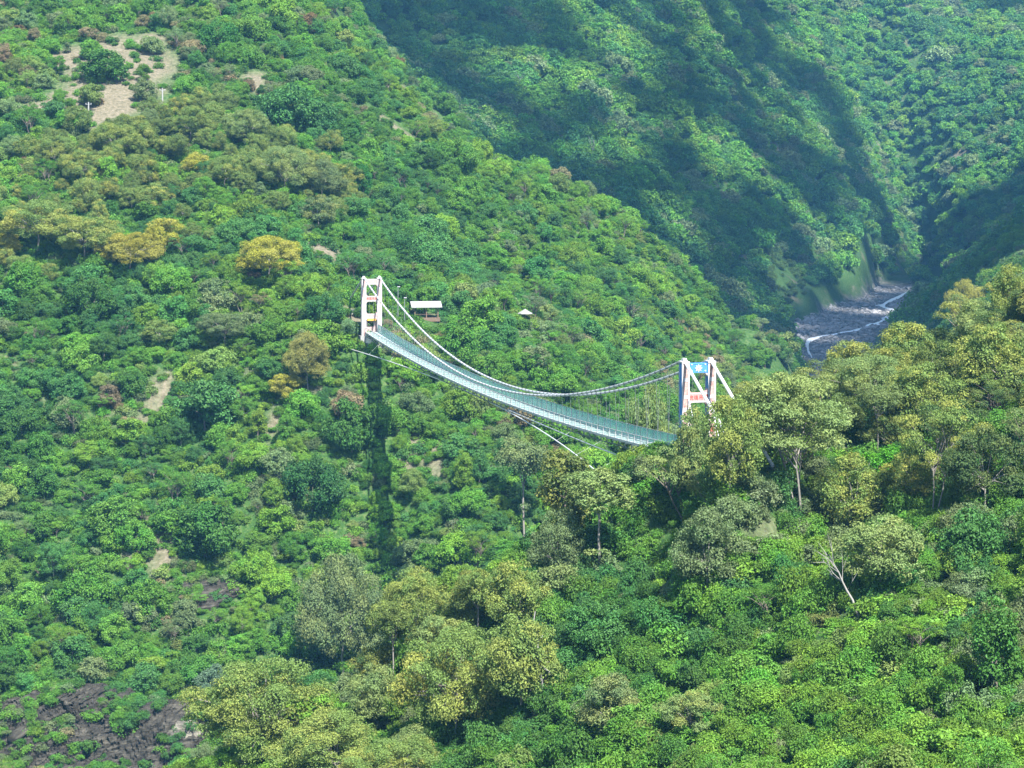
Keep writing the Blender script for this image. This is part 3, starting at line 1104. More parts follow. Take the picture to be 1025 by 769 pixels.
def quad_curve(a, m, b, n=40):
    q = np.linspace(0, 1, n)[:, None]
    c_ = 2 * m - 0.5 * (a + b)
    return (1 - q) ** 2 * a + 2 * q * (1 - q) * c_ + q ** 2 * b


gA, gM, gB = rel(P(340, 346, 523)), rel(P(478, 396.5, 412)), rel(P(608, 482, 303))
gy_ = quad_curve(gA, gM, gB)
guy_o = cable('wind_guy', gy_, 0.10, CABLE_W)
for k in range(4, 38, 3):
    s = float(np.dot(gy_[k][:2], U))
    cable('guy_tie', np.array([gy_[k], B(s + 1.0, -DW - 0.1, float(deck_z(np.clip(s, 0, SPAN))) - 0.9)]), 0.018, STEEL, sides=4)
cable('storm_cable', quad_curve(B(2.0, -1.9, -3.4), B(45.0, -1.9, float(deck_z(45.0)) - 2.0), B(95.0, -1.75, float(deck_z(95.0)) - 1.0)), 0.10, CABLE_W)

# ------------------------------------------------------------------ small buildings
ROOF = paint('pale_roof', (0.22, 0.215, 0.20), 0.6, 0.5, 1.0)
WOOD = paint('brown_wood', (0.13, 0.085, 0.055), 0.8, 0.5, 2.0)


def local(x, y, z, ang):
    ca, sa = math.cos(ang), math.sin(ang)

    def fn(s, t, zz):
        s, t, zz = np.broadcast_arrays(np.asarray(s, float), np.asarray(t, float), np.asarray(zz, float))
        return np.stack([ca * t - sa * s, sa * t + ca * s, zz], -1)
    return fn


def pavilion():
    x, y, z = hit(425.5, 318.5, 500)
    z += 0.15
    e = link('pavilion', None, loc=(x, y, z))
    tag(e, 'open-sided shelter with a pale gable roof on the knoll right of the far tower', 'pavilion')
    fn = local(x, y, z, 0.18)
    s = Shape()
    s.box(-2.2, 2.2, -3.5, 3.5, -0.9, 0.05, WOOD, fn=fn)
    s.build('floor_slab', e)
    for tx in (-3.0, 0.0, 3.0):
        for sy in (-1.7, 1.7):
            s = Shape()
            s.box(sy - 0.13, sy + 0.13, tx - 0.13, tx + 0.13, 0.05, 2.9, WOOD, fn=fn)
            s.build('post', e)
    s = Shape()
    for sg in (-1, 1):
        a = np.array([(0, 4.25), (sg * 2.6, 2.85), (sg * 2.6, 2.70), (0, 4.08)])
        v = np.concatenate([fn(a[:, 0], -4.0, a[:, 1]), fn(a[:, 0], 4.0, a[:, 1])])
        s.add(v, [(0, 1, 2, 3), (7, 6, 5, 4), (0, 4, 5, 1), (1, 5, 6, 2), (2, 6, 7, 3), (3, 7, 4, 0)], ROOF)
    s.build('roof', e)
    for sy in (-1.7, 1.7):
        for ta, tb in ((-2.86, -0.14), (0.14, 2.86)):
            s = Shape()
            s.box(sy - 0.05, sy + 0.05, ta, tb, 0.9, 1.0, WOOD, fn=fn)
            s.build('handrail', e)
    s = Shape()
    s.box(-0.5, 0.5, -2.2, 2.2, 0.42, 0.5, WOOD, fn=fn)
    s.box(-0.3, 0.3, -1.9, -1.7, 0.05, 0.42, WOOD, fn=fn)
    s.box(-0.3, 0.3, 1.7, 1.9, 0.05, 0.42, WOOD, fn=fn)
    s.build('bench', e)
    return x, y


def parasol_shelter():
    x, y, z = hit(525, 323.5, 500)
    z += 0.15
    e = link('parasol_shelter', None, loc=(x, y, z))
    tag(e, 'small mushroom-shaped viewpoint shelter with a white conical roof on the knoll', 'shelter')
    fn = local(x, y, z, 0.3)
    s = Shape()
    s.box(-1.8, 1.8, -2.6, 2.6, -2.0, 0.04, CONCRETE, fn=fn)
    s.build('base', e)
    n = 8
    th = np.arange(n) * 2 * math.pi / n
    s = Shape()
    v = np.concatenate([fn(np.sin(th) * 2.1, np.cos(th) * 2.1, np.full(n, 2.05)), fn(np.sin(th) * 2.1, np.cos(th) * 2.1, np.full(n, 2.17)),
                        fn([0], [0], [3.35])])
    s.add(v, [tuple(range(n))] + [(k, (k + 1) % n, (k + 1) % n + n, k + n) for k in range(n)] + [(k + n, (k + 1) % n + n, 2 * n) for k in range(n)], ROOF)
    s.build('roof', e)
    s = Shape()
    s.add(*tube(fn([0, 0], [0, 0], [0.04, 2.1]), 0.16, 8), WOOD)
    s.build('post', e)
    s = Shape()
    s.box(-0.9, -0.6, -1.2, 1.2, 0.4, 0.48, WOOD, fn=fn)
    s.box(-0.85, -0.65, -1.1, -0.95, 0.04, 0.4, WOOD, fn=fn)
    s.box(-0.85, -0.65, 0.95, 1.1, 0.04, 0.4, WOOD, fn=fn)
    s.build('bench', e)
    return x, y


def hut():
    x, y, z = P(351, 320, 531)
    e = link('kiosk', None, loc=(x, y, z))
    tag(e, 'low ticket kiosk with a flat dark roof half hidden in trees beside the far tower', 'kiosk')
    fn = local(x, y, z, 0.1)
    s = Shape()
    s.box(-1.6, 1.6, -2.6, 2.6, -3.0, 2.3, PINK, fn=fn)
    s.build('wall', e)
    s = Shape()
    s.box(-2.1, 2.1, -3.2, 3.4, 2.31, 2.62, DARK, fn=fn)
    s.build('roof', e)
    s = Shape()
    s.box(-2.5, -1.61, 0.2, 1.8, 1.35, 1.95, CABLE_W, fn=fn)
    s.build('counter_awning', e)
    return x, y


def shed(px, py, d, label):
    x, y, z = P(px, py, d)
    z0 = h1(x, y)
    e = link('shed', None, loc=(x, y, z0))
    tag(e, label, 'shed')
    fn = local(x, y, z, -0.2)
    top = z - z0
    s = Shape()
    s.box(-1.3, 1.3, -1.5, 1.5, -1, top - 0.3, CONCRETE, fn=fn)
    s.build('wall', e)
    s = Shape()
    a = [(-1.7, top - 0.3), (1.7, top + 0.5)]
    v = np.concatenate([fn([-1.7, 1.7, 1.7, -1.7], [-1.9, -1.9, 1.9, 1.9], [top - 0.29, top + 0.5, top + 0.5, top - 0.29]),
                        fn([-1.7, 1.7, 1.7, -1.7], [-1.9, -1.9, 1.9, 1.9], [top - 0.20, top + 0.6, top + 0.6, top - 0.20])])
    s.add(v, [(3, 2, 1, 0), (4, 5, 6, 7), (0, 1, 5, 4), (1, 2, 6, 5), (2, 3, 7, 6), (3, 0, 4, 7)], paint('blue_grey_roof', (0.22, 0.27, 0.32), 0.5, 0.3, 1.0))
    s.build('roof', e)
    return x, y


def pole(px, py_base, py_top, label, start=500):
    x, y, z = hit(px, py_base, start)
    hgt = (py_base - py_top) * y / FOCAL
    e = link('utility_pole', None, loc=(x, y, z))
    tag(e, label, 'utility pole', 'utility poles across the hillside clearing')
    v, f = tube([(0, 0, -0.8), (0, 0, hgt * 0.5), (0, 0, hgt)], [0.26, 0.23, 0.19], 8)
    link('shaft', mesh_arrays('shaft', v, f, [CONCRETE], smooth=True), e)
    s = Shape()
    fn = local(0, 0, 0, 0.2)
    s.box(-0.06, 0.06, -0.9, 0.9, hgt - 0.75, hgt - 0.6, STEEL, fn=fn)
    c_ = s.build('crossarm', e)
    for t in (-0.75, 0.0, 0.75):
        v, f = tube(fn([0, 0], [t, t], [hgt - 0.6, hgt - 0.3]), 0.07, 6)
        link('insulator', mesh_arrays('insulator', v, f, [CABLE_W]), c_)
    return x, y


def lamp(px, py_base, py_top, label, d):
    x, y, z = P(px, py_base, d)
    z = min(z, h1(x, y)) if h1(x, y) < z else h1(x, y)
    top = CAM_Z - (py_top - HORIZON) * d / FOCAL - z
    e = link('lamp_post', None, loc=(x, y, z))
    tag(e, label, 'lamp post')
    v, f = tube([(0, 0, -0.5), (0, 0, top)], [0.10, 0.07], 8)
    link('shaft', mesh_arrays('shaft', v, f, [STEEL], smooth=True), e)
    s = Shape()
    s.box(-0.25, 0.25, -0.15, 0.55, top, top + 0.14, CABLE_W, fn=local(0, 0, 0, 0.0))
    s.build('lamp_head', e)
    return x, y


BUILT = [pavilion(), parasol_shelter(), hut()]
BUILT.append(lamp(398, 306, 287, 'taller lamp post between the far tower and the gable-roofed shelter', 538))
BUILT.append(lamp(404.5, 311, 298, 'shorter lamp post standing closest to the gable-roofed shelter', 538))
POLES = [pole(9.5, 128, 114, 'shortest white pole at the far left edge of the clearing'),
         pole(88.5, 122, 103, 'white utility pole standing in the middle below the bare clearing'),
         pole(162.5, 117, 92, 'tallest white utility pole at the right side of the bare clearing')]
BUILT += POLES
BUILT.append(shed(845, 429, 300, 'small shed with a blue-grey lean-to roof glimpsed between crest trees'))
wx0, wy0, wz0 = hit(832, 462, 200)
s = Shape()
s.box(-0.3, 0.3, -3.0, 3.0, -1.5, 1.6, paint('dark_concrete', (0.12, 0.12, 0.105), 0.9, 0.7, 0.9), fn=local(0, 0, 0, 0.15))  # darker tone than the other concrete
tag(s.build('retaining_wall', loc=(wx0, wy0, wz0)), 'short grey concrete wall in the shade under the big spreading tree', 'wall')

# ------------------------------------------------------------------ haze and cloud
def haze():
    x0, x1, y0, y1 = -1010, 1410, -15, 3215
    z0, z1 = gz.min() - 1.5, max(gz.max(), CAM_Z) + 25
    me = bpy.data.meshes.new('haze')
    me.from_pydata([(x, y, z) for z in (z0, z1) for x, y in ((x0, y0), (x1, y0), (x1, y1), (x0, y1))], [],
                   [(3, 2, 1, 0), (4, 5, 6, 7), (0, 1, 5, 4), (1, 2, 6, 5), (2, 3, 7, 6), (3, 0, 4, 7)])
    m, nt, o = new_mat('haze')
    v = node(nt, 'ShaderNodeVolumePrincipled')
    v.inputs['Color'].default_value = (0.20, 0.56, 1.0, 1)
    v.inputs['Density'].default_value = HAZE
    v.inputs['Anisotropy'].default_value = 0.0
    nt.links.new(v.outputs[0], o.inputs['Volume'])
    me.materials.append(m)
    tag(link('haze', me), kind='stuff')
    return z1


HAZE = 0.000065
haze_top = haze()


def cloud():  # out of view; puffs and gaps placed along the sun to shape the shade
    m, nt, o = new_mat('cloud')
    d = node(nt, 'ShaderNodeBsdfDiffuse', Color=(0.9, 0.9, 0.9, 1))
    t = node(nt, 'ShaderNodeBsdfTranslucent', Color=(0.9, 0.9, 0.9, 1))
    mx = node(nt, 'ShaderNodeMixShader')
    mx.inputs[0].default_value = 0.72
    nt.links.new(d.outputs[0], mx.inputs[1])
    nt.links.new(t.outputs[0], mx.inputs[2])
    nt.links.new(mx.outputs[0], o.inputs['Surface'])
    r = np.random.default_rng(5)
    bmi = bmesh.new()
    bmesh.ops.create_icosphere(bmi, subdivisions=2, radius=1)
    pv = np.array([v.co[:] for v in bmi.verts])
    pf = np.array([[v.index for v in f.verts] for f in bmi.faces])
    bmi.free()
    alt = haze_top + 2200
    gaps = []
    for px, py, rad in ((985, 112, 80), (955, 98, 66), (915, 80, 60), (885, 45, 62), (870, 10, 56), (1020, 135, 60), (662, 58, 46), (615, 20, 44), (705, 5, 40)):
        x, y, z = hit(px, py, 1100)
        gaps.append((x, y, rad, 0.72 if px > 800 else 0.38))
    vs, fs, o_n = [], [], 0
    for gy0 in np.arange(690, 2700, 40):
        for gx0 in np.arange(-520, 900, 40):
            x, y = gx0 + r.uniform(-18, 18), gy0 + r.uniform(-18, 18)
            rad = r.uniform(24, 38)
            cover = 0.85 if y > 1000 - 0.3 * max(0, x - 160) else 0.42 * max(0.0, (y - 690) / 310.0) * min(1.0, max(0.0, (x + 20) / 60.0))
            if 1040 < y < 1640 and 120 < x < 300:
                cover = 0.93
            for a, b_, c_, amt in gaps:
                cover -= amt * math.exp(-((x - a) ** 2 + ((y - b_) * 0.6) ** 2) / (1.3 * c_) ** 2)
            if r.random() > cover:
                continue
            z = h1(x, y)
            k = (alt + r.uniform(-20, 50) - z) / SUN.z
            c_ = np.array([x, y, z]) + np.array(SUN) * k
            lump = 1 + 0.16 * np.sin(pv @ r.normal(size=3) * 5 + r.uniform(0, 6)) + 0.08 * np.sin(pv @ r.normal(size=3) * 11)
            vs.append(pv * lump[:, None] * np.array([rad, rad, rad * 0.55]) + c_)
            fs.append(pf + o_n)
            o_n += len(pv)
    tag(link('cloud', mesh_arrays('cloud', np.concatenate(vs), np.concatenate(fs), [m], smooth=True)),
        'unseen cloud layer, its puffs and gaps laid out to shade the far mountainside', 'cloud', kind='stuff')


cloud()
#@@SECTION3
# ------------------------------------------------------------------ woodland
def make_thing(kind, k, x, y, sx, sz, tint, bloom, rot, name, label, cat, group):
    """one tree or shrub of its own: an Empty with a trunk and a crown"""
    K_ = KINDS[kind][k % len(KINDS[kind])]
    e = bpy.data.objects.new(name, None)
    COL.objects.link(e)
    e.location = (x, y, h1(x, y) - 0.1)
    e.rotation_euler = (0, 0, rot)
    e.scale = (sx, sx, sz)
    e['label'] = label
    e['category'] = cat
    if group:
        e['group'] = group
    t = link('trunk' if cat == 'tree' else 'stems', K_['trunk'], e)
    c = link('crown' if cat == 'tree' else 'foliage', K_['crown'], e)
    c['tint'] = [tint[0], tint[1], tint[2], bloom]
    return e


TREES = []     # hand-placed trees; each: kind, variant, x, y, scale across, scale up, tint, bloom, name, label
TAKEN = []     # footprints


def plant(kind, px, base, top, wpx, tint, bloom, label, variant=0, name=None, start=150, rot=None, at=None):
    x, y, z = hit(px, base, start)
    if at:
        x, y = (px - 512) * at / FOCAL, at
        base = seen((x, y, h1(x, y)))[1]
    K_ = KINDS[kind][variant % len(KINDS[kind])]
    w = wpx * y / FOCAL
    h = (base - top) * y / FOCAL
    if kind == 'olive' and w > 11:
        kind = 'grand'
        K_ = KINDS[kind][variant % 3]
    TREES.append(dict(kind=kind, var=variant, x=x, y=y, sx=w / K_['W'], sz=h / K_['H'], tint=tint, bloom=bloom, label=label,
                      name=name or {'olive': 'tree', 'broadleaf': 'tree', 'tall': 'tree', 'column': 'tree', 'spreading': 'tree', 'airy': 'tree', 'grand': 'tree'}[kind],
                      rot=rng.uniform(0, 6.28) if rot is None else rot))
    TAKEN.append((x, y, w * 0.42))


PALE_OLIVE = (0.152, 0.215, 0.070)
# near slope, from the bridge end to the right
plant('spreading', 802, 536, 366, 150, PALE_OLIVE, 0.1, 'big spreading tree with several leaning stems, widest crown on the crest', 0, rot=0.0)
plant('airy', 684, 522, 444, 74, PALE_OLIVE, 0.15, 'thin-leaved tree with dark open limbs in front of the near end of the bridge', 0, rot=0.2)
plant('spreading', 934, 520, 398, 84, OLIVE, 0.5, 'olive-yellow tree with a forked dark trunk right of the big spreading tree', 1, rot=2.6)
plant('tall', 524, 542, 442, 52, GREY, 0.1, 'slender tree with one straight bare trunk below the middle of the bridge', 0)
plant('tall', 600, 578, 470, 72, PALE_OLIVE, 0.1, 'tall thin tree with a pale bare trunk and flat crown left of centre crest', 1)
plant('column', 566, 545, 444, 46, (0.085, 0.115, 0.03), 0.35, 'dark columnar tree hung with creepers just left of the guy cable end', 0)
plant('olive', 556, 590, 508, 52, GREY, 0.0, 'rounded grey-green tree in front of the creeper-hung columnar tree', 0)
plant('olive', 966, 335, 279, 42, GOLD, 0.9, 'golden-yellow tree standing above the crest near the river bend', 1)
plant('olive', 905, 395, 320, 62, OLIVE, 0.55, 'yellow-olive tree on the crest right below the river bend', 2)
plant('olive', 870, 425, 352, 80, PALE_OLIVE, 0.2, 'pale olive tree with a billowy dome in the middle of the crest', 3)
plant('olive', 1003, 415, 318, 78, OLIVE, 0.4, 'tall olive tree by the right edge with dark gaps under its crown', 4)
plant('olive', 1015, 345, 262, 46, OLIVE, 0.35, 'olive tree on the skyline of the crest at the right edge', 0)
plant('olive', 765, 470, 373, 62, OLIVE, 0.45, 'yellowish tree just right of the near tower backstays', 1)
plant('olive', 730, 512, 402, 66, OLIVE, 0.3, 'olive tree covering the foot of the near tower on its right', 2)
plant('olive', 697, 520, 409, 54, PALE_OLIVE, 0.25, 'pale olive tree covering the foot of the near tower on its left', 3)
plant('spreading', 645, 520, 380, 66, PALE_OLIVE, 0.1, 'feathery pale tree rising behind the near end of the bridge deck', 1, start=324, at=346)
plant('olive', 855, 545, 455, 72, OLIVE, 0.4, 'olive tree directly right of the big spreading tree stems', 0)
plant('olive', 880, 600, 512, 84, PALE_OLIVE, 0.15, 'grey-olive tree with a dead limb below the forked olive-yellow tree', 1)
plant('olive', 708, 600, 505, 70, GREY, 0.0, 'grey-green tree on the slope directly below the near tower', 2)
plant('olive', 985, 520, 425, 74, (0.06, 0.10, 0.03), 0.1, 'dark olive tree beside the forked olive-yellow tree at the right', 3)
plant('olive', 930, 445, 360, 72, OLIVE, 0.3, 'mid olive tree crowning the crest above the forked olive-yellow tree', 4)
plant('olive', 980, 370, 300, 54, PALE_OLIVE, 0.2, 'pale olive tree just below the golden crest tree', 0)
# lower left of the near slope
plant('olive', 262, 775, 655, 120, OLIVE, 0.25, 'large yellow-olive tree hanging over the gorge beside the pale boulder', 0)
plant('olive', 345, 690, 558, 92, GREY, 0.15, 'pale grey-olive tree on the lower crest over the gorge', 1)
plant('olive', 418, 665, 568, 88, OLIVE, 0.3, 'olive tree on the lower crest between pale and golden-topped trees', 2)
plant('olive', 456, 748, 622, 112, OLIVE, 0.6, 'large golden-topped olive tree in the bottom middle of the slope', 3)
plant('olive', 520, 720, 608, 82, OLIVE, 0.3, 'yellow-olive tree just left of the bare broken snag', 4)
plant('olive', 335, 800, 712, 120, OLIVE, 0.3, 'olive tree cut by the bottom edge below the gorge trees', 1)
plant('olive', 400, 810, 735, 96, OLIVE, 0.45, 'golden olive tree cut by the bottom edge left of the golden-topped tree', 0)
plant('olive', 610, 745, 672, 66, GREY, 0.25, 'small grey-olive tree right of the bare broken snag', 2)
plant('olive', 690, 740, 690, 56, PALE_OLIVE, 0.35, 'small pale olive tree low on the middle slope', 3)
plant('broadleaf', 310, 755, 690, 66, FRESH, 0.0, 'bright green bushy tree between the gorge trees', 2)
plant('broadleaf', 958, 790, 722, 90, FRESH, 0.0, 'bright fresh-green tree at the bottom right', 1)
plant('broadleaf', 885, 490, 448, 50, (0.06, 0.21, 0.012), 0.0, 'vivid green leafy tree under the crest left of the forked tree', 3)
# left slope
G1 = (0.240, 0.215, 0.030)
for n_, (px, base, top, w, tint, bl, lab) in enumerate([
        (270, 284, 234, 70, GOLD, 0.75, 'large golden dome-shaped tree above left of the far tower'),
        (286, 408, 376, 32, GOLD, 0.9, 'small golden tree below left of the far tower'),
        (308, 398, 336, 48, (0.165, 0.17, 0.05), 0.35, 'yellow-brown olive tree just above the small golden tree'),
        (38, 252, 198, 78, OLIVE, 0.7, 'yellow-olive tree with a broad crown near the left edge'),
        (4, 258, 232, 34, GOLD, 0.9, 'golden tree cut by the left edge'),
        (85, 262, 215, 70, OLIVE, 0.45, 'olive tree in the middle of the yellow row on the left'),
        (130, 274, 232, 56, G1, 0.8, 'golden-brown tree at the lower end of the yellow row on the left'),
        (165, 255, 218, 40, GOLD, 0.7, 'yellow tree right of the golden-brown tree on the left slope'),
        (197, 182, 152, 32, GOLD, 0.9, 'bright golden tree in the middle of the olive band below the clearing'),
        (225, 190, 154, 40, OLIVE, 0.35, 'olive tree right of the bright golden tree below the clearing'),
        (80, 188, 150, 44, OLIVE, 0.55, 'yellowish tree left of the bright golden tree below the clearing'),
        (115, 165, 125, 52, OLIVE, 0.3, 'olive tree directly below the middle utility pole'),
        (55, 170, 135, 40, OLIVE, 0.35, 'olive tree below the left utility pole'),
        (190, 145, 108, 46, OLIVE, 0.2, 'olive tree below right of the tallest utility pole'),
        (245, 150, 110, 50, PALE_OLIVE, 0.1, 'broad pale olive tree right of the tallest utility pole'),
        (285, 200, 145, 56, PALE_OLIVE, 0.25, 'pale olive tree at the right end of the olive band'),
        (322, 205, 160, 44, GREY, 0.1, 'grey-green tree past the right end of the olive band'),
        (300, 175, 148, 40, OLIVE, 0.5, 'yellow-olive tree at the top right of the olive band'),
        (318, 232, 195, 38, GREY, 0.35, 'grey-olive tree up the slope from the far tower'),
        (103, 84, 48, 42, (0.05, 0.13, 0.02), 0.0, 'round dark green tree alone in the bare clearing'),
        (430, 142, 116, 30, OLIVE, 0.2, 'olive tree on the ridge line of the long spur'),
        (363, 205, 165, 14, (0.03, 0.13, 0.02), 0.0, 'thin bright bamboo-like clump on the spur flank'),
        (290, 130, 84, 60, COOL, 0.0, 'broad dark green tree on the slope right of the clearing'),
        (312, 520, 462, 56, (0.035, 0.105, 0.025), 0.0, 'large dark green tree in the middle of the left slope'),
        (205, 440, 385, 58, COOL, 0.0, 'dark rounded tree on the left slope level with the bridge'),
        (205, 560, 500, 58, DEEP, 0.0, 'dark rounded tree on the left slope above the overhanging ledge'),
        (225, 345, 312, 52, GREY, 0.0, 'soft grey-green tree left of the far tower'),
        (352, 455, 400, 46, DEEP, 0.0, 'dark tree under the left end of the bridge'),
        (215, 702, 662, 34, (0.09, 0.15, 0.085), 0.0, 'silvery green bush-like tree beside the gorge trees'),
        (160, 350, 320, 40, OLIVE, 0.1, 'rust-tinged tree in the middle of the upper left slope'),
        (505, 320, 296, 0.1, GREEN, 0, '')]):
    if lab:
        plant('olive' if tint in (GOLD, G1, OLIVE, PALE_OLIVE, GREY) or 'yellow-brown' in lab else ('column' if 'bamboo' in lab else 'broadleaf'),
              px, base, top, w, tint, bl, lab, n_, start=400)


snag_x, snag_y, snag_z = hit(548, 716)
limb_x, limb_y, limb_z = hit(852, 616)
TAKEN += [(limb_x, limb_y, 4.0), (limb_x - 1, limb_y - 6, 4.0), (snag_x, snag_y, 3.5), (snag_x - 0.5, snag_y - 6, 3.5)]


def frustum(x, y, m=0.055):
    """inside the view, with a margin for a step to the side"""
    return (np.abs(x / y) < 0.2418 + m)


def in_view(x, y, z, top):
    sx_ = 512 + x * FOCAL / y
    st_ = HORIZON + (CAM_Z - (z + top)) * FOCAL / y
    sb_ = HORIZON + (CAM_Z - z) * FOCAL / y
    ok = (sx_ > -5) & (sx_ < 1029) & (sb_ > 0) & (st_ < 768)
    # line of sight over the terrain to the middle of the crown
    vis = np.ones(len(x), bool)
    zc = z + top * 0.7
    for t in np.linspace(0.25, 0.985, 70):
        vis &= H(x * t, y * t) < CAM_Z + (zc - CAM_Z) * t
    return ok & vis


def jitter_grid(x0, x1, y0, y1, step, r):
    a, b_ = np.meshgrid(np.arange(x0, x1, step), np.arange(y0, y1, step))
    a = a.ravel() + r.uniform(-0.5, 0.5, a.size) * step * 0.95
    b_ = b_.ravel() + r.uniform(-0.5, 0.5, b_.size) * step * 0.95
    return a, b_


def patch_world(lst, start):
    res = []
    for px, py, a, b_ in lst:
        x, y, z = hit(px, py, start)
        res.append((x, y, a, b_))
    return res


OLIVE_LEFT = patch_world([(60, 220, 24, 22), (150, 170, 30, 22), (240, 150, 26, 26), (300, 190, 16, 24), (120, 240, 22, 12)], 480)
CREST = patch_world([(760, 430, 17, 26), (850, 420, 20, 30), (930, 400, 20, 36), (1000, 380, 18, 40), (960, 480, 12, 16), (690, 470, 8, 16)], 200)
LOWLEFT = patch_world([(300, 730, 12, 16), (400, 640, 9, 14), (470, 690, 9, 14), (380, 760, 12, 16)], 200)
TOWER_OPEN = [(LX + 0.5, LY - 4, 5.5, 8), (LX + 4, LY - 13, 4.5, 8), (15, 287, 9, 15), (RX - 1, RY + 6, 6.5, 7), (RX - 4, RY + 15, 6.5, 7), (RX - 6, RY + 24, 6.5, 7), (RX - 8, RY + 33, 6, 7), 
              (RX - 1, RY + 3, 5, 8), (RX + 4, RY - 11, 3.0, 12)]


def blocked(x, y, k=1.0):
    b_ = in_patches(x, y, TOWER_OPEN, k) > 0.5
    b_ |= in_patches(x, y, [(BUILT[0][0], BUILT[0][1] - 10, 10, 19), (BUILT[1][0], BUILT[1][1] - 8, 6, 16)]) > 0.5
    for a, c_ in BUILT:
        b_ |= np.hypot(x - a, y - c_) < 3.2
    return b_


def tint_array(n, r, x, y, mode):
    """colour of each plant: species come in drifts"""
    d = fbm(x / 38, y / 38, 71, 3) + r.normal(size=n) * 0.30
    e = fbm(x / 24 + 90, y / 24, 72, 3) + r.normal(size=n) * 0.34
    c = np.tile(np.array(GREEN), (n, 1))
    pal = dict(near=[(d > 0.30, FRESH), (d < -0.30, DEEP), (e > 0.6, OLIVE), (e < -0.45, COOL), ((e < -0.3) & (d > 0.3), GREY)],
               left=[(d > 0.34, FRESH), (d < -0.36, DEEP), (e < -0.42, COOL), (e > 0.46, GREY), ((e > 0.62) & (d > 0), OLIVE), ((e > 0.9), TAN)],
               far=[(d > 0.45, FRESH), (d < -0.1, COOL), (e > 0.5, GREY), (e < -0.5, GREEN)])[mode]
    for m, col in pal:
        c[m] = col
    j = r.uniform(0.78, 1.25, (n, 1)) * (1 + r.normal(size=(n, 3)) * 0.05)
    return c * j


def points(x, y, mode, kind, r, smin, smax, bloom=0.0):
    n = len(x)
    return dict(x=x, y=y, z=H(x, y) - 0.15, s=r.uniform(smin, smax, n), sz=r.uniform(0.85, 1.2, n), rot=r.uniform(0, 6.28, n),
                tint=tint_array(n, r, x, y, mode), bloom=np.full(n, bloom) * r.random(n), kind=np.array([kind] * n, dtype='<U12'), var=r.integers(0, 99, n))


def cat(lst):
    return {k: np.concatenate([q[k] for q in lst]) for k in lst[0]}


def sub(q, m):
    return {k: v[m] for k, v in q.items()}


def keep_free(x, y, k=1.0):
    ok = np.ones(len(x), bool)
    for a, b_, r_ in TAKEN:
        ok &= np.hypot(x - a, y - b_) > r_ * k
    return ok


r = np.random.default_rng(77)
tree_sets, shrub_sets, tuft_sets = [], [], []
near_limit = 346
# --- trees of the near slope
x, y = jitter_grid(-60, 130, 150, near_limit, 6.2, r)
m = frustum(x, y) & ~blocked(x, y) & keep_free(x, y, 1.0)
crest = in_patches(x, y, CREST) > 0.35
low = in_patches(x, y, LOWLEFT) > 0.35
pick = r.random(len(x)) < np.where(crest, 0.66, np.where(low, 0.5, 0.27))
pick &= m
q = points(x[pick], y[pick], 'near', 'olive', r, 0.62, 1.02, 0.7)
ol = (crest | low)[pick]
q['tint'][ol] = np.where((r.random(ol.sum()) < 0.5)[:, None], OLIVE, PALE_OLIVE) * r.uniform(0.62, 1.1, (ol.sum(), 1))
dk = ol & (r.random(len(ol)) < 0.34)
q['tint'][dk] = np.array((0.06, 0.105, 0.03))
q['kind'][~ol] = 'broadleaf'
q['s'][~ol] *= r.uniform(0.6, 1.1, (~ol).sum())
q['bloom'][~ol] = 0
mixr = r.random(len(q['x']))
q['kind'][ol & (mixr < 0.30)] = 'airy'
q['kind'][ol & (mixr > 0.86)] = 'tall'
q['kind'][~ol & (mixr < 0.16)] = 'airy'
q['kind'][~ol & (mixr > 0.88)] = 'column'
q['kind'][~ol & (mixr > 0.76) & (mixr < 0.88)] = 'olive'
q['s'][q['kind'] == 'airy'] *= 0.78
q['s'][q['kind'] == 'tall'] *= 0.85
tree_sets.append(q)
# --- trees of the left slope and spur
x, y = jitter_grid(-330, 240, near_limit + 60, 1010, 4.6, r)
rdv = river_dist(x, y)
m = frustum(x, y) & ~blocked(x, y) & keep_free(x, y, 0.9) & (rdv[0] > rdv[1] + 6)
rockp = np.zeros(len(x))
for a, b_, c_, d_ in ROCKS:
    rockp = np.maximum(rockp, (((x - a) / c_) ** 2 + ((y - b_) / d_) ** 2 < 0.9) * 1.0)
bare_p = np.clip(in_patches(x, y, BARE) * 1.8, 0, 1)
dens = 0.74 + 0.3 * fbm(x / 30, y / 30, 44, 2)
dens = np.clip(dens, 0.3, 1) * (1 - 0.92 * (bare_p > 0.25)) * (1 - 0.95 * rockp)
pick = m & (r.random(len(x)) < dens)
x, y = x[pick], y[pick]
q = points(x, y, 'left', 'broadleaf', r, 0.42, 1.15, 0.0)
q['tint'] *= 1.1
ol = (in_patches(x, y, OLIVE_LEFT) > 0.3) & (r.random(len(x)) < 0.6)
q['kind'][ol] = 'olive'
q['s'][ol] *= 0.85
q['tint'][ol] = np.array(OLIVE) * r.uniform(0.7, 1.15, (ol.sum(), 1))
q['bloom'][ol] = r.random(ol.sum()) ** 2 * 0.8
rust = (~ol) & (r.random(len(x)) < 0.002)
q['tint'][rust] = RUST
mixr = r.random(len(x))
q['kind'][~ol & (mixr < 0.13)] = 'airy'
q['s'][~ol & (mixr < 0.13)] *= 0.62
q['kind'][~ol & (mixr > 0.80) & (mixr < 0.93)] = 'olive'
q['s'][~ol & (mixr > 0.80) & (mixr < 0.93)] *= 0.72
q['kind'][~ol & (mixr > 0.94)] = 'column'
q['s'][~ol & (mixr > 0.94)] *= 0.75
big = (~ol) & (q['kind'] == 'broadleaf') & (r.random(len(x)) < 0.10)
q['s'][big] *= 1.35
tree_sets.append(q)
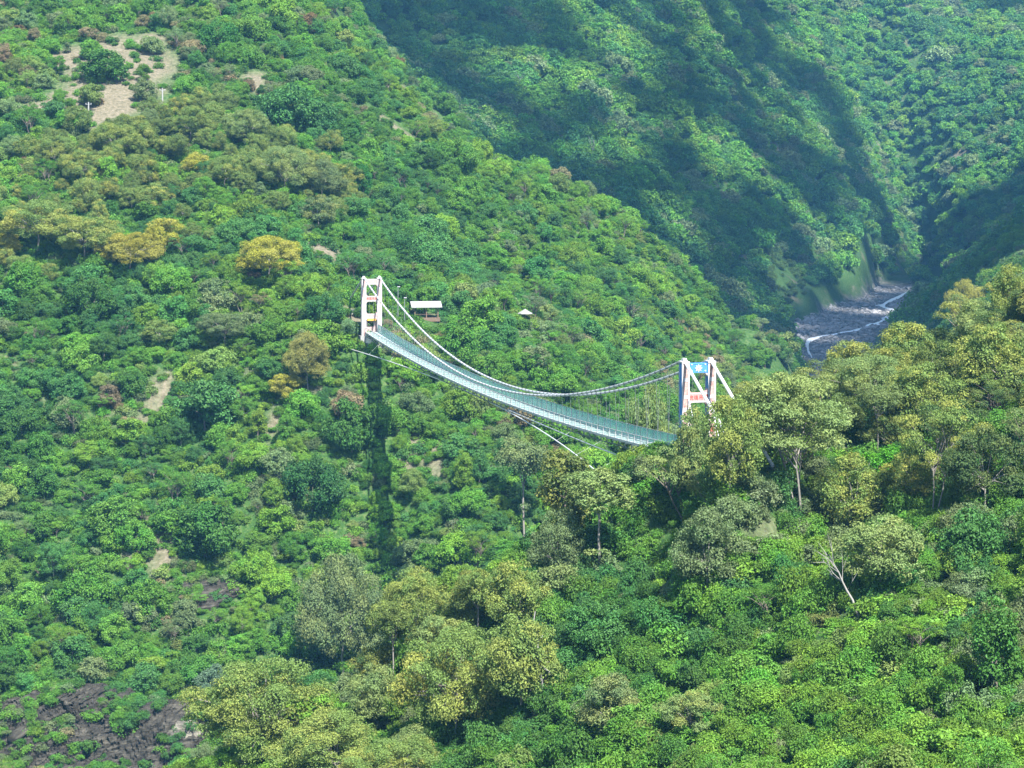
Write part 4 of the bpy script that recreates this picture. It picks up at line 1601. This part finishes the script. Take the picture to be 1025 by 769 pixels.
# --- scrub
for (x0, x1, y0, y1, step, mode, p_s) in ((-80, 140, 140, near_limit + 8, 2.05, 'near', 0.62), (-330, 240, near_limit + 58, 760, 2.2, 'left', 0.45)):
    x, y = jitter_grid(x0, x1, y0, y1, step, r)
    rdv = river_dist(x, y)
    free = ~blocked(x, y, 0.5) & (np.hypot(x - limb_x + 1.5, y - limb_y + 3) > 3.6)
    m = frustum(x, y) & (rdv[0] > rdv[1] + 3)
    rockp = np.zeros(len(x))
    for a, b_, c_, d_ in ROCKS:
        rockp = np.maximum(rockp, (((x - a) / c_) ** 2 + ((y - b_) / d_) ** 2 < 0.8) * 1.0)
    bare_p = np.clip(in_patches(x, y, BARE) * 1.8, 0, 1)
    m &= (r.random(len(x)) > 0.6 * rockp) & (r.random(len(x)) > np.where(y > 600, 0.88, 0.45) * (bare_p > 0.3))
    sh_ = r.random(len(x)) < p_s * np.clip(0.85 + 0.7 * fbm(x / 14, y / 14, 61, 2), 0.25, 1.3)
    a = m & sh_ & free
    q = points(x[a], y[a], mode, 'shrub', r, 0.45, 1.35 if mode == 'near' else 1.05)
    if mode == 'near':
        q['sz'] *= r.uniform(0.9, 1.5, len(q['x']))
        q['tint'] *= 0.95
    shrub_sets.append(q)
    b_ = m & ~sh_ & (np.hypot(x - BUILT[0][0], (y - BUILT[0][1] + 2) * 0.8) > 4.6)
    tuft_sets.append(points(x[b_], y[b_], mode, 'tuft', r, 0.7, 1.8))
led = np.array([p_ for p_ in LEDGES if p_[1] < 600])
q = points(led[:, 0], led[:, 1], 'left', 'tuft', r, 0.45, 1.25)
q['z'] = led[:, 2]
tuft_sets.append(q)
trees, shrubs, tufts = cat(tree_sets), cat(shrub_sets), cat(tuft_sets)

# --- which trees and shrubs show largest: those become things of their own
def split(q, n, w):
    vis = in_view(q['x'], q['y'], q['z'], q['s'] * w)
    size = np.where(vis, q['s'] * w / q['y'], 0)
    order = np.argsort(-size)[:n]
    one = np.zeros(len(size), bool)
    one[order] = True
    return sub(q, one), sub(q, ~one)


n_own = 298 - len(TREES)
own_trees, rest_trees = split(trees, n_own, 7.0)
own_shrubs, rest_shrubs = split(shrubs, 298, 3.8)

# --- labels that single each one out
LAND = []
def landmark(px, py, words):
    LAND.append((px, py, words))


for t in TREES:
    pt = seen((t['x'], t['y'], h1(t['x'], t['y']) + 0.5 * t['sz'] * KINDS[t['kind']][0]['H']))
    t['px'] = pt
landmark(371, 303, 'the far bridge tower')
landmark(698, 390, 'the near bridge tower')
landmark(425, 308, 'the gable-roofed shelter')
landmark(525, 316, 'the conical-roofed shelter')
landmark(9, 121, 'the left utility pole')
landmark(88, 112, 'the middle utility pole')
landmark(162, 104, 'the tallest utility pole')
landmark(205, 598, 'the overhanging ledge')
landmark(40, 735, 'the bottom left cliff')
landmark(140, 735, 'the diagonal-ledged cliff')
landmark(185, 752, 'the pale boulder')
landmark(541, 660, 'the bare broken snag')
landmark(838, 570, 'the white dead branches')
landmark(802, 632, 'the dead white twigs')
landmark(845, 430, 'the blue-grey shed')
landmark(270, 258, 'the golden dome tree')
landmark(286, 392, 'the small golden tree')
landmark(802, 430, 'the big spreading tree')
landmark(934, 450, 'the forked olive-yellow tree')
landmark(966, 305, 'the golden crest tree')
landmark(524, 480, 'the slender straight tree')
landmark(600, 500, 'the pale-trunked tall tree')
landmark(456, 680, 'the golden-topped olive tree')
landmark(262, 710, 'the tree over the gorge')
landmark(958, 750, 'the fresh-green bottom right tree')
landmark(312, 490, 'the large dark slope tree')
landmark(205, 412, 'the dark rounded tree')
landmark(103, 66, 'the lone clearing tree')
landmark(610, 710, 'the small grey-olive tree')
landmark(690, 715, 'the small pale olive tree')
landmark(985, 470, 'the dark olive tree')
landmark(708, 550, 'the grey-green tree below the tower')
DIRS = ['right of', 'below right of', 'below', 'below left of', 'left of', 'above left of', 'above', 'above right of']
ORD = ['nearest', 'second nearest', 'third nearest', 'fourth nearest', 'fifth nearest', 'sixth nearest', 'seventh nearest', 'eighth nearest',
       'ninth nearest', 'tenth nearest', 'eleventh nearest', 'twelfth nearest', 'thirteenth nearest', 'fourteenth nearest', 'fifteenth nearest']


def colour_word(t, b_):
    t = np.asarray(t)
    if b_ > 0.45 and t[0] > 0.08:
        return 'yellow-tipped'
    if t[0] > t[1]:
        return 'brownish'
    g = t[0] / t[1]
    if g > 0.68:
        return 'olive'
    if t[1] > 0.165:
        return 'fresh green'
    if t[2] / t[1] > 0.38:
        return 'bluish green'
    if t[1] < 0.085:
        return 'dark green'
    return 'mid green'


def describe(q, what):
    n = len(q['x'])
    hgt = np.where(what == 'tree', 3.5, 1.2)
    keys = {}
    for i_ in range(n):
        p_ = seen((q['x'][i_], q['y'][i_], q['z'][i_] + hgt))
        ds = [math.hypot(p_[0] - a, p_[1] - b_) for a, b_, w in LAND]
        k = int(np.argmin(ds))
        ang = math.atan2(p_[1] - LAND[k][1], p_[0] - LAND[k][0])
        dr = DIRS[int(round(ang / (math.pi / 4))) % 8]
        cw = colour_word(q['tint'][i_], q['bloom'][i_])
        if what == 'shrub':
            cw = ('low ' if q['s'][i_] < 0.9 else 'broad ' if q['s'][i_] > 1.17 else 'middling ') + cw
        else:
            cw = ('small ' if q['s'][i_] < 0.8 else 'large ' if q['s'][i_] > 1.1 else '') + cw
        keys.setdefault((cw, dr, LAND[k][2]), []).append((ds[k], i_))
    labels = [''] * n
    for (cw, dr, w), lst in keys.items():
        lst.sort()
        for j, (d_, i_) in enumerate(lst):
            labels[i_] = f'{cw} {what}' + (f', {ORD[min(j, 14)]}' if len(lst) > 1 else '') + f' {dr} {w}'
    return labels


for t in TREES:
    make_thing(t['kind'], t['var'], t['x'], t['y'], t['sx'], t['sz'], t['tint'], t['bloom'], t['rot'], t['name'], t['label'], 'tree',
               'trees of the near slope' if t['y'] < near_limit else 'trees of the far slope')
for q, what in ((own_trees, 'tree'), (own_shrubs, 'shrub')):
    labs = describe(q, what)
    for k in range(len(q['x'])):
        make_thing(str(q['kind'][k]), int(q['var'][k]), float(q['x'][k]), float(q['y'][k]), float(q['s'][k]), float(q['s'][k] * q['sz'][k]),
                   [float(a) for a in q['tint'][k]], float(q['bloom'][k]), float(q['rot'][k]), what, labs[k], what,
                   f'{what}s of the near slope' if q['y'][k] < near_limit else f'{what}s of the far slope')

# --- the rest, beyond counting
def stuff(name, q, label, category):
    kinds = sorted(set(q['kind'].tolist()))
    col = bpy.data.collections.new(name + '_kinds')
    first, total = {}, 0
    for k in kinds:
        first[k] = (total, len(KINDS[k]))
        for K_ in KINDS[k]:
            o = bpy.data.objects.new(f'{name}_kind_{total:02d}', K_['both'])
            col.objects.link(o)
            total += 1
    n = len(q['x'])
    me = bpy.data.meshes.new(name)
    me.vertices.add(n)
    me.vertices.foreach_set('co', np.stack([q['x'], q['y'], q['z']], 1).astype(np.float32).ravel())

    def put(nm, typ, key, a):
        me.attributes.new(nm, typ, 'POINT').data.foreach_set(key, np.asarray(a).ravel())
    put('turn', 'FLOAT_VECTOR', 'vector', np.stack([r.normal(size=n) * 0.05, r.normal(size=n) * 0.05, q['rot']], 1).astype(np.float32))
    put('size', 'FLOAT_VECTOR', 'vector', np.stack([q['s'], q['s'], q['s'] * q['sz']], 1).astype(np.float32))
    put('which', 'INT', 'value', np.array([first[k][0] + v % first[k][1] for k, v in zip(q['kind'].tolist(), q['var'])], np.int32))
    put('tint', 'FLOAT_COLOR', 'color', np.concatenate([q['tint'], q['bloom'][:, None]], 1).astype(np.float32))
    o = link(name, me)
    ng = bpy.data.node_groups.new(name, 'GeometryNodeTree')
    ng.interface.new_socket('Geometry', in_out='INPUT', socket_type='NodeSocketGeometry')
    ng.interface.new_socket('Geometry', in_out='OUTPUT', socket_type='NodeSocketGeometry')
    gi, go = ng.nodes.new('NodeGroupInput'), ng.nodes.new('NodeGroupOutput')
    iop = ng.nodes.new('GeometryNodeInstanceOnPoints')
    ci = ng.nodes.new('GeometryNodeCollectionInfo')
    ci.inputs['Collection'].default_value = col
    ci.inputs['Separate Children'].default_value = True
    ci.inputs['Reset Children'].default_value = True
    iop.inputs['Pick Instance'].default_value = True

    def attr(nm, typ):
        a = ng.nodes.new('GeometryNodeInputNamedAttribute')
        a.data_type = typ
        a.inputs['Name'].default_value = nm
        return a.outputs['Attribute']
    L = ng.links
    L.new(gi.outputs[0], iop.inputs['Points'])
    L.new(ci.outputs[0], iop.inputs['Instance'])
    L.new(attr('which', 'INT'), iop.inputs['Instance Index'])
    L.new(attr('turn', 'FLOAT_VECTOR'), iop.inputs['Rotation'])
    L.new(attr('size', 'FLOAT_VECTOR'), iop.inputs['Scale'])
    L.new(iop.outputs[0], go.inputs[0])
    o.modifiers.new('plants', 'NODES').node_group = ng
    tag(o, label, category, kind='stuff')
    return o


x, y = jitter_grid(-420, 900, 1000, 2500, 7.8, r)
x2, y2 = jitter_grid(60, 420, 480, 1000, 7.0, r)
rdv = river_dist(x, y)
m = frustum(x, y, 0.03) & (rdv[0] > rdv[1] + np.where(y > 1660, -4, 9))
bare_p = in_patches(x, y, BARE)
open_p = in_patches(x, y, CLEAR_GRASS)
m &= ~((bare_p > 0.4) & (r.random(len(x)) < 0.9)) & ~((open_p > 0.45) & (r.random(len(x)) < 0.1))
m &= ~((y > 1120) & (y < 1650) & (rdv[0] < rdv[1] + 30) & (x > np.interp(y, RIVER[:, 1], RIVER[:, 0])))
m &= (y < 1660) | (H(x, y) > rdv[2] + 2.5)
m &= (H(x, y) - CAM_Z) / y * FOCAL < HORIZON + 60
for a, b_, c_, d_ in ROCKS:
    m &= ~((((x - a) / c_) ** 2 + ((y - b_) / d_) ** 2 < 0.7) & (r.random(len(x)) < 0.8))
far = points(x[m], y[m], 'far', 'distant', r, 0.45, 1.3)
o_far = (r.random(len(far['x'])) < 0.07)
far['s'][o_far] *= 1.35
op = in_patches(far['x'], far['y'], CLEAR_GRASS) > 0.2
far['tint'] *= 1.2
far['tint'][op] = np.array((0.085, 0.15, 0.035)) * r.uniform(0.8, 1.2, (op.sum(), 1))
far['s'][op] *= 0.45
rd2 = river_dist(x2, y2)
lf = (x2 > 0.19 * y2 + 6) & frustum(x2, y2, 0.03) & (rd2[0] > rd2[1] + 6)
right = points(x2[lf], y2[lf], 'left', 'broadleaf', r, 0.85, 1.45)
stuff('far_woodland', cat([far, right]), 'dense bluish green woodland covering the shaded mountainside beyond the river', 'woodland')
stuff('woodland', rest_trees, 'closed green woodland covering the slope and spur behind the bridge', 'woodland')
stuff('undergrowth', cat([rest_shrubs, tufts]), 'leafy scrub, creepers and grass filling the ground between the trees', 'undergrowth')


# ------------------------------------------------------------------ dead wood
def dead_tree(px, base, top, lean, seed, girth, label, n_b=9, name='dead_tree', start=150, spread=0.5):
    rr = np.random.default_rng(seed)
    x, y, z = hit(px, base, start)
    h = (base - top) * y / FOCAL
    e = link(name, None, loc=(x, y, z - 0.3))
    tag(e, label, 'dead tree')
    t = np.linspace(0, 1, 8)
    bend = np.cumsum(rr.normal(size=(8, 2)) * 0.022 * h, axis=0)
    bend[0] = 0
    pts = np.stack([lean * h * t + bend[:, 0], bend[:, 1], h * t], 1)
    v, f = tube(pts, girth * (1 - 0.7 * t), 7)
    link('trunk', mesh_arrays('trunk', v, f, [DEAD_WOOD], smooth=True), e)
    for k in range(n_b):
        i_ = rr.integers(2, 7)
        d = np.array([rr.normal() * 0.8 + lean, rr.normal() * 0.7, 0.9 + rr.random()])
        d = d / np.linalg.norm(d) * h * spread * rr.uniform(0.35, 1.0)
        p0 = pts[i_]
        mid = p0 + d * 0.5 + rr.normal(size=3) * 0.05 * h
        v1 = tube(np.array([p0, mid, p0 + d]), np.array([0.45, 0.28, 0.08]) * girth * (1 - 0.5 * t[i_]), 5)
        d2 = d * 0.5 + rr.normal(size=3) * 0.05 * h
        v2 = tube(np.array([mid, mid + d2 * 0.6, mid + d2]), np.array([0.24, 0.14, 0.05]) * girth, 4)
        vv, ff = join_arrays([v1, v2])
        link('branch', mesh_arrays('branch', vv, ff, [DEAD_WOOD], smooth=True), e)


dead_tree(548, 716, 614, -0.08, 21, 0.22, 'bare broken snag leaning in the bottom middle of the slope', 4, spread=0.16)
dead_tree(860, 616, 552, -0.55, 2, 0.17, 'white dead branches reaching left out of the bushes', 10, spread=0.5)
dead_tree(803, 642, 622, 0.2, 3, 0.12, 'small heap of dead white twigs among dark shrubs', 12, spread=0.8)
dead_tree(520, 100, 76, 0.0, 4, 0.3, 'pale leafless tree on the shaded far mountainside', 12, start=1000, spread=0.6)
dead_tree(862, 520, 470, 0.1, 6, 0.14, 'thin dead stem right of the big spreading tree', 8, spread=0.5)
dead_tree(592, 168, 140, 0.1, 7, 0.3, 'grey leafless tree on the ridge of the long spur', 10, start=600, spread=0.6)
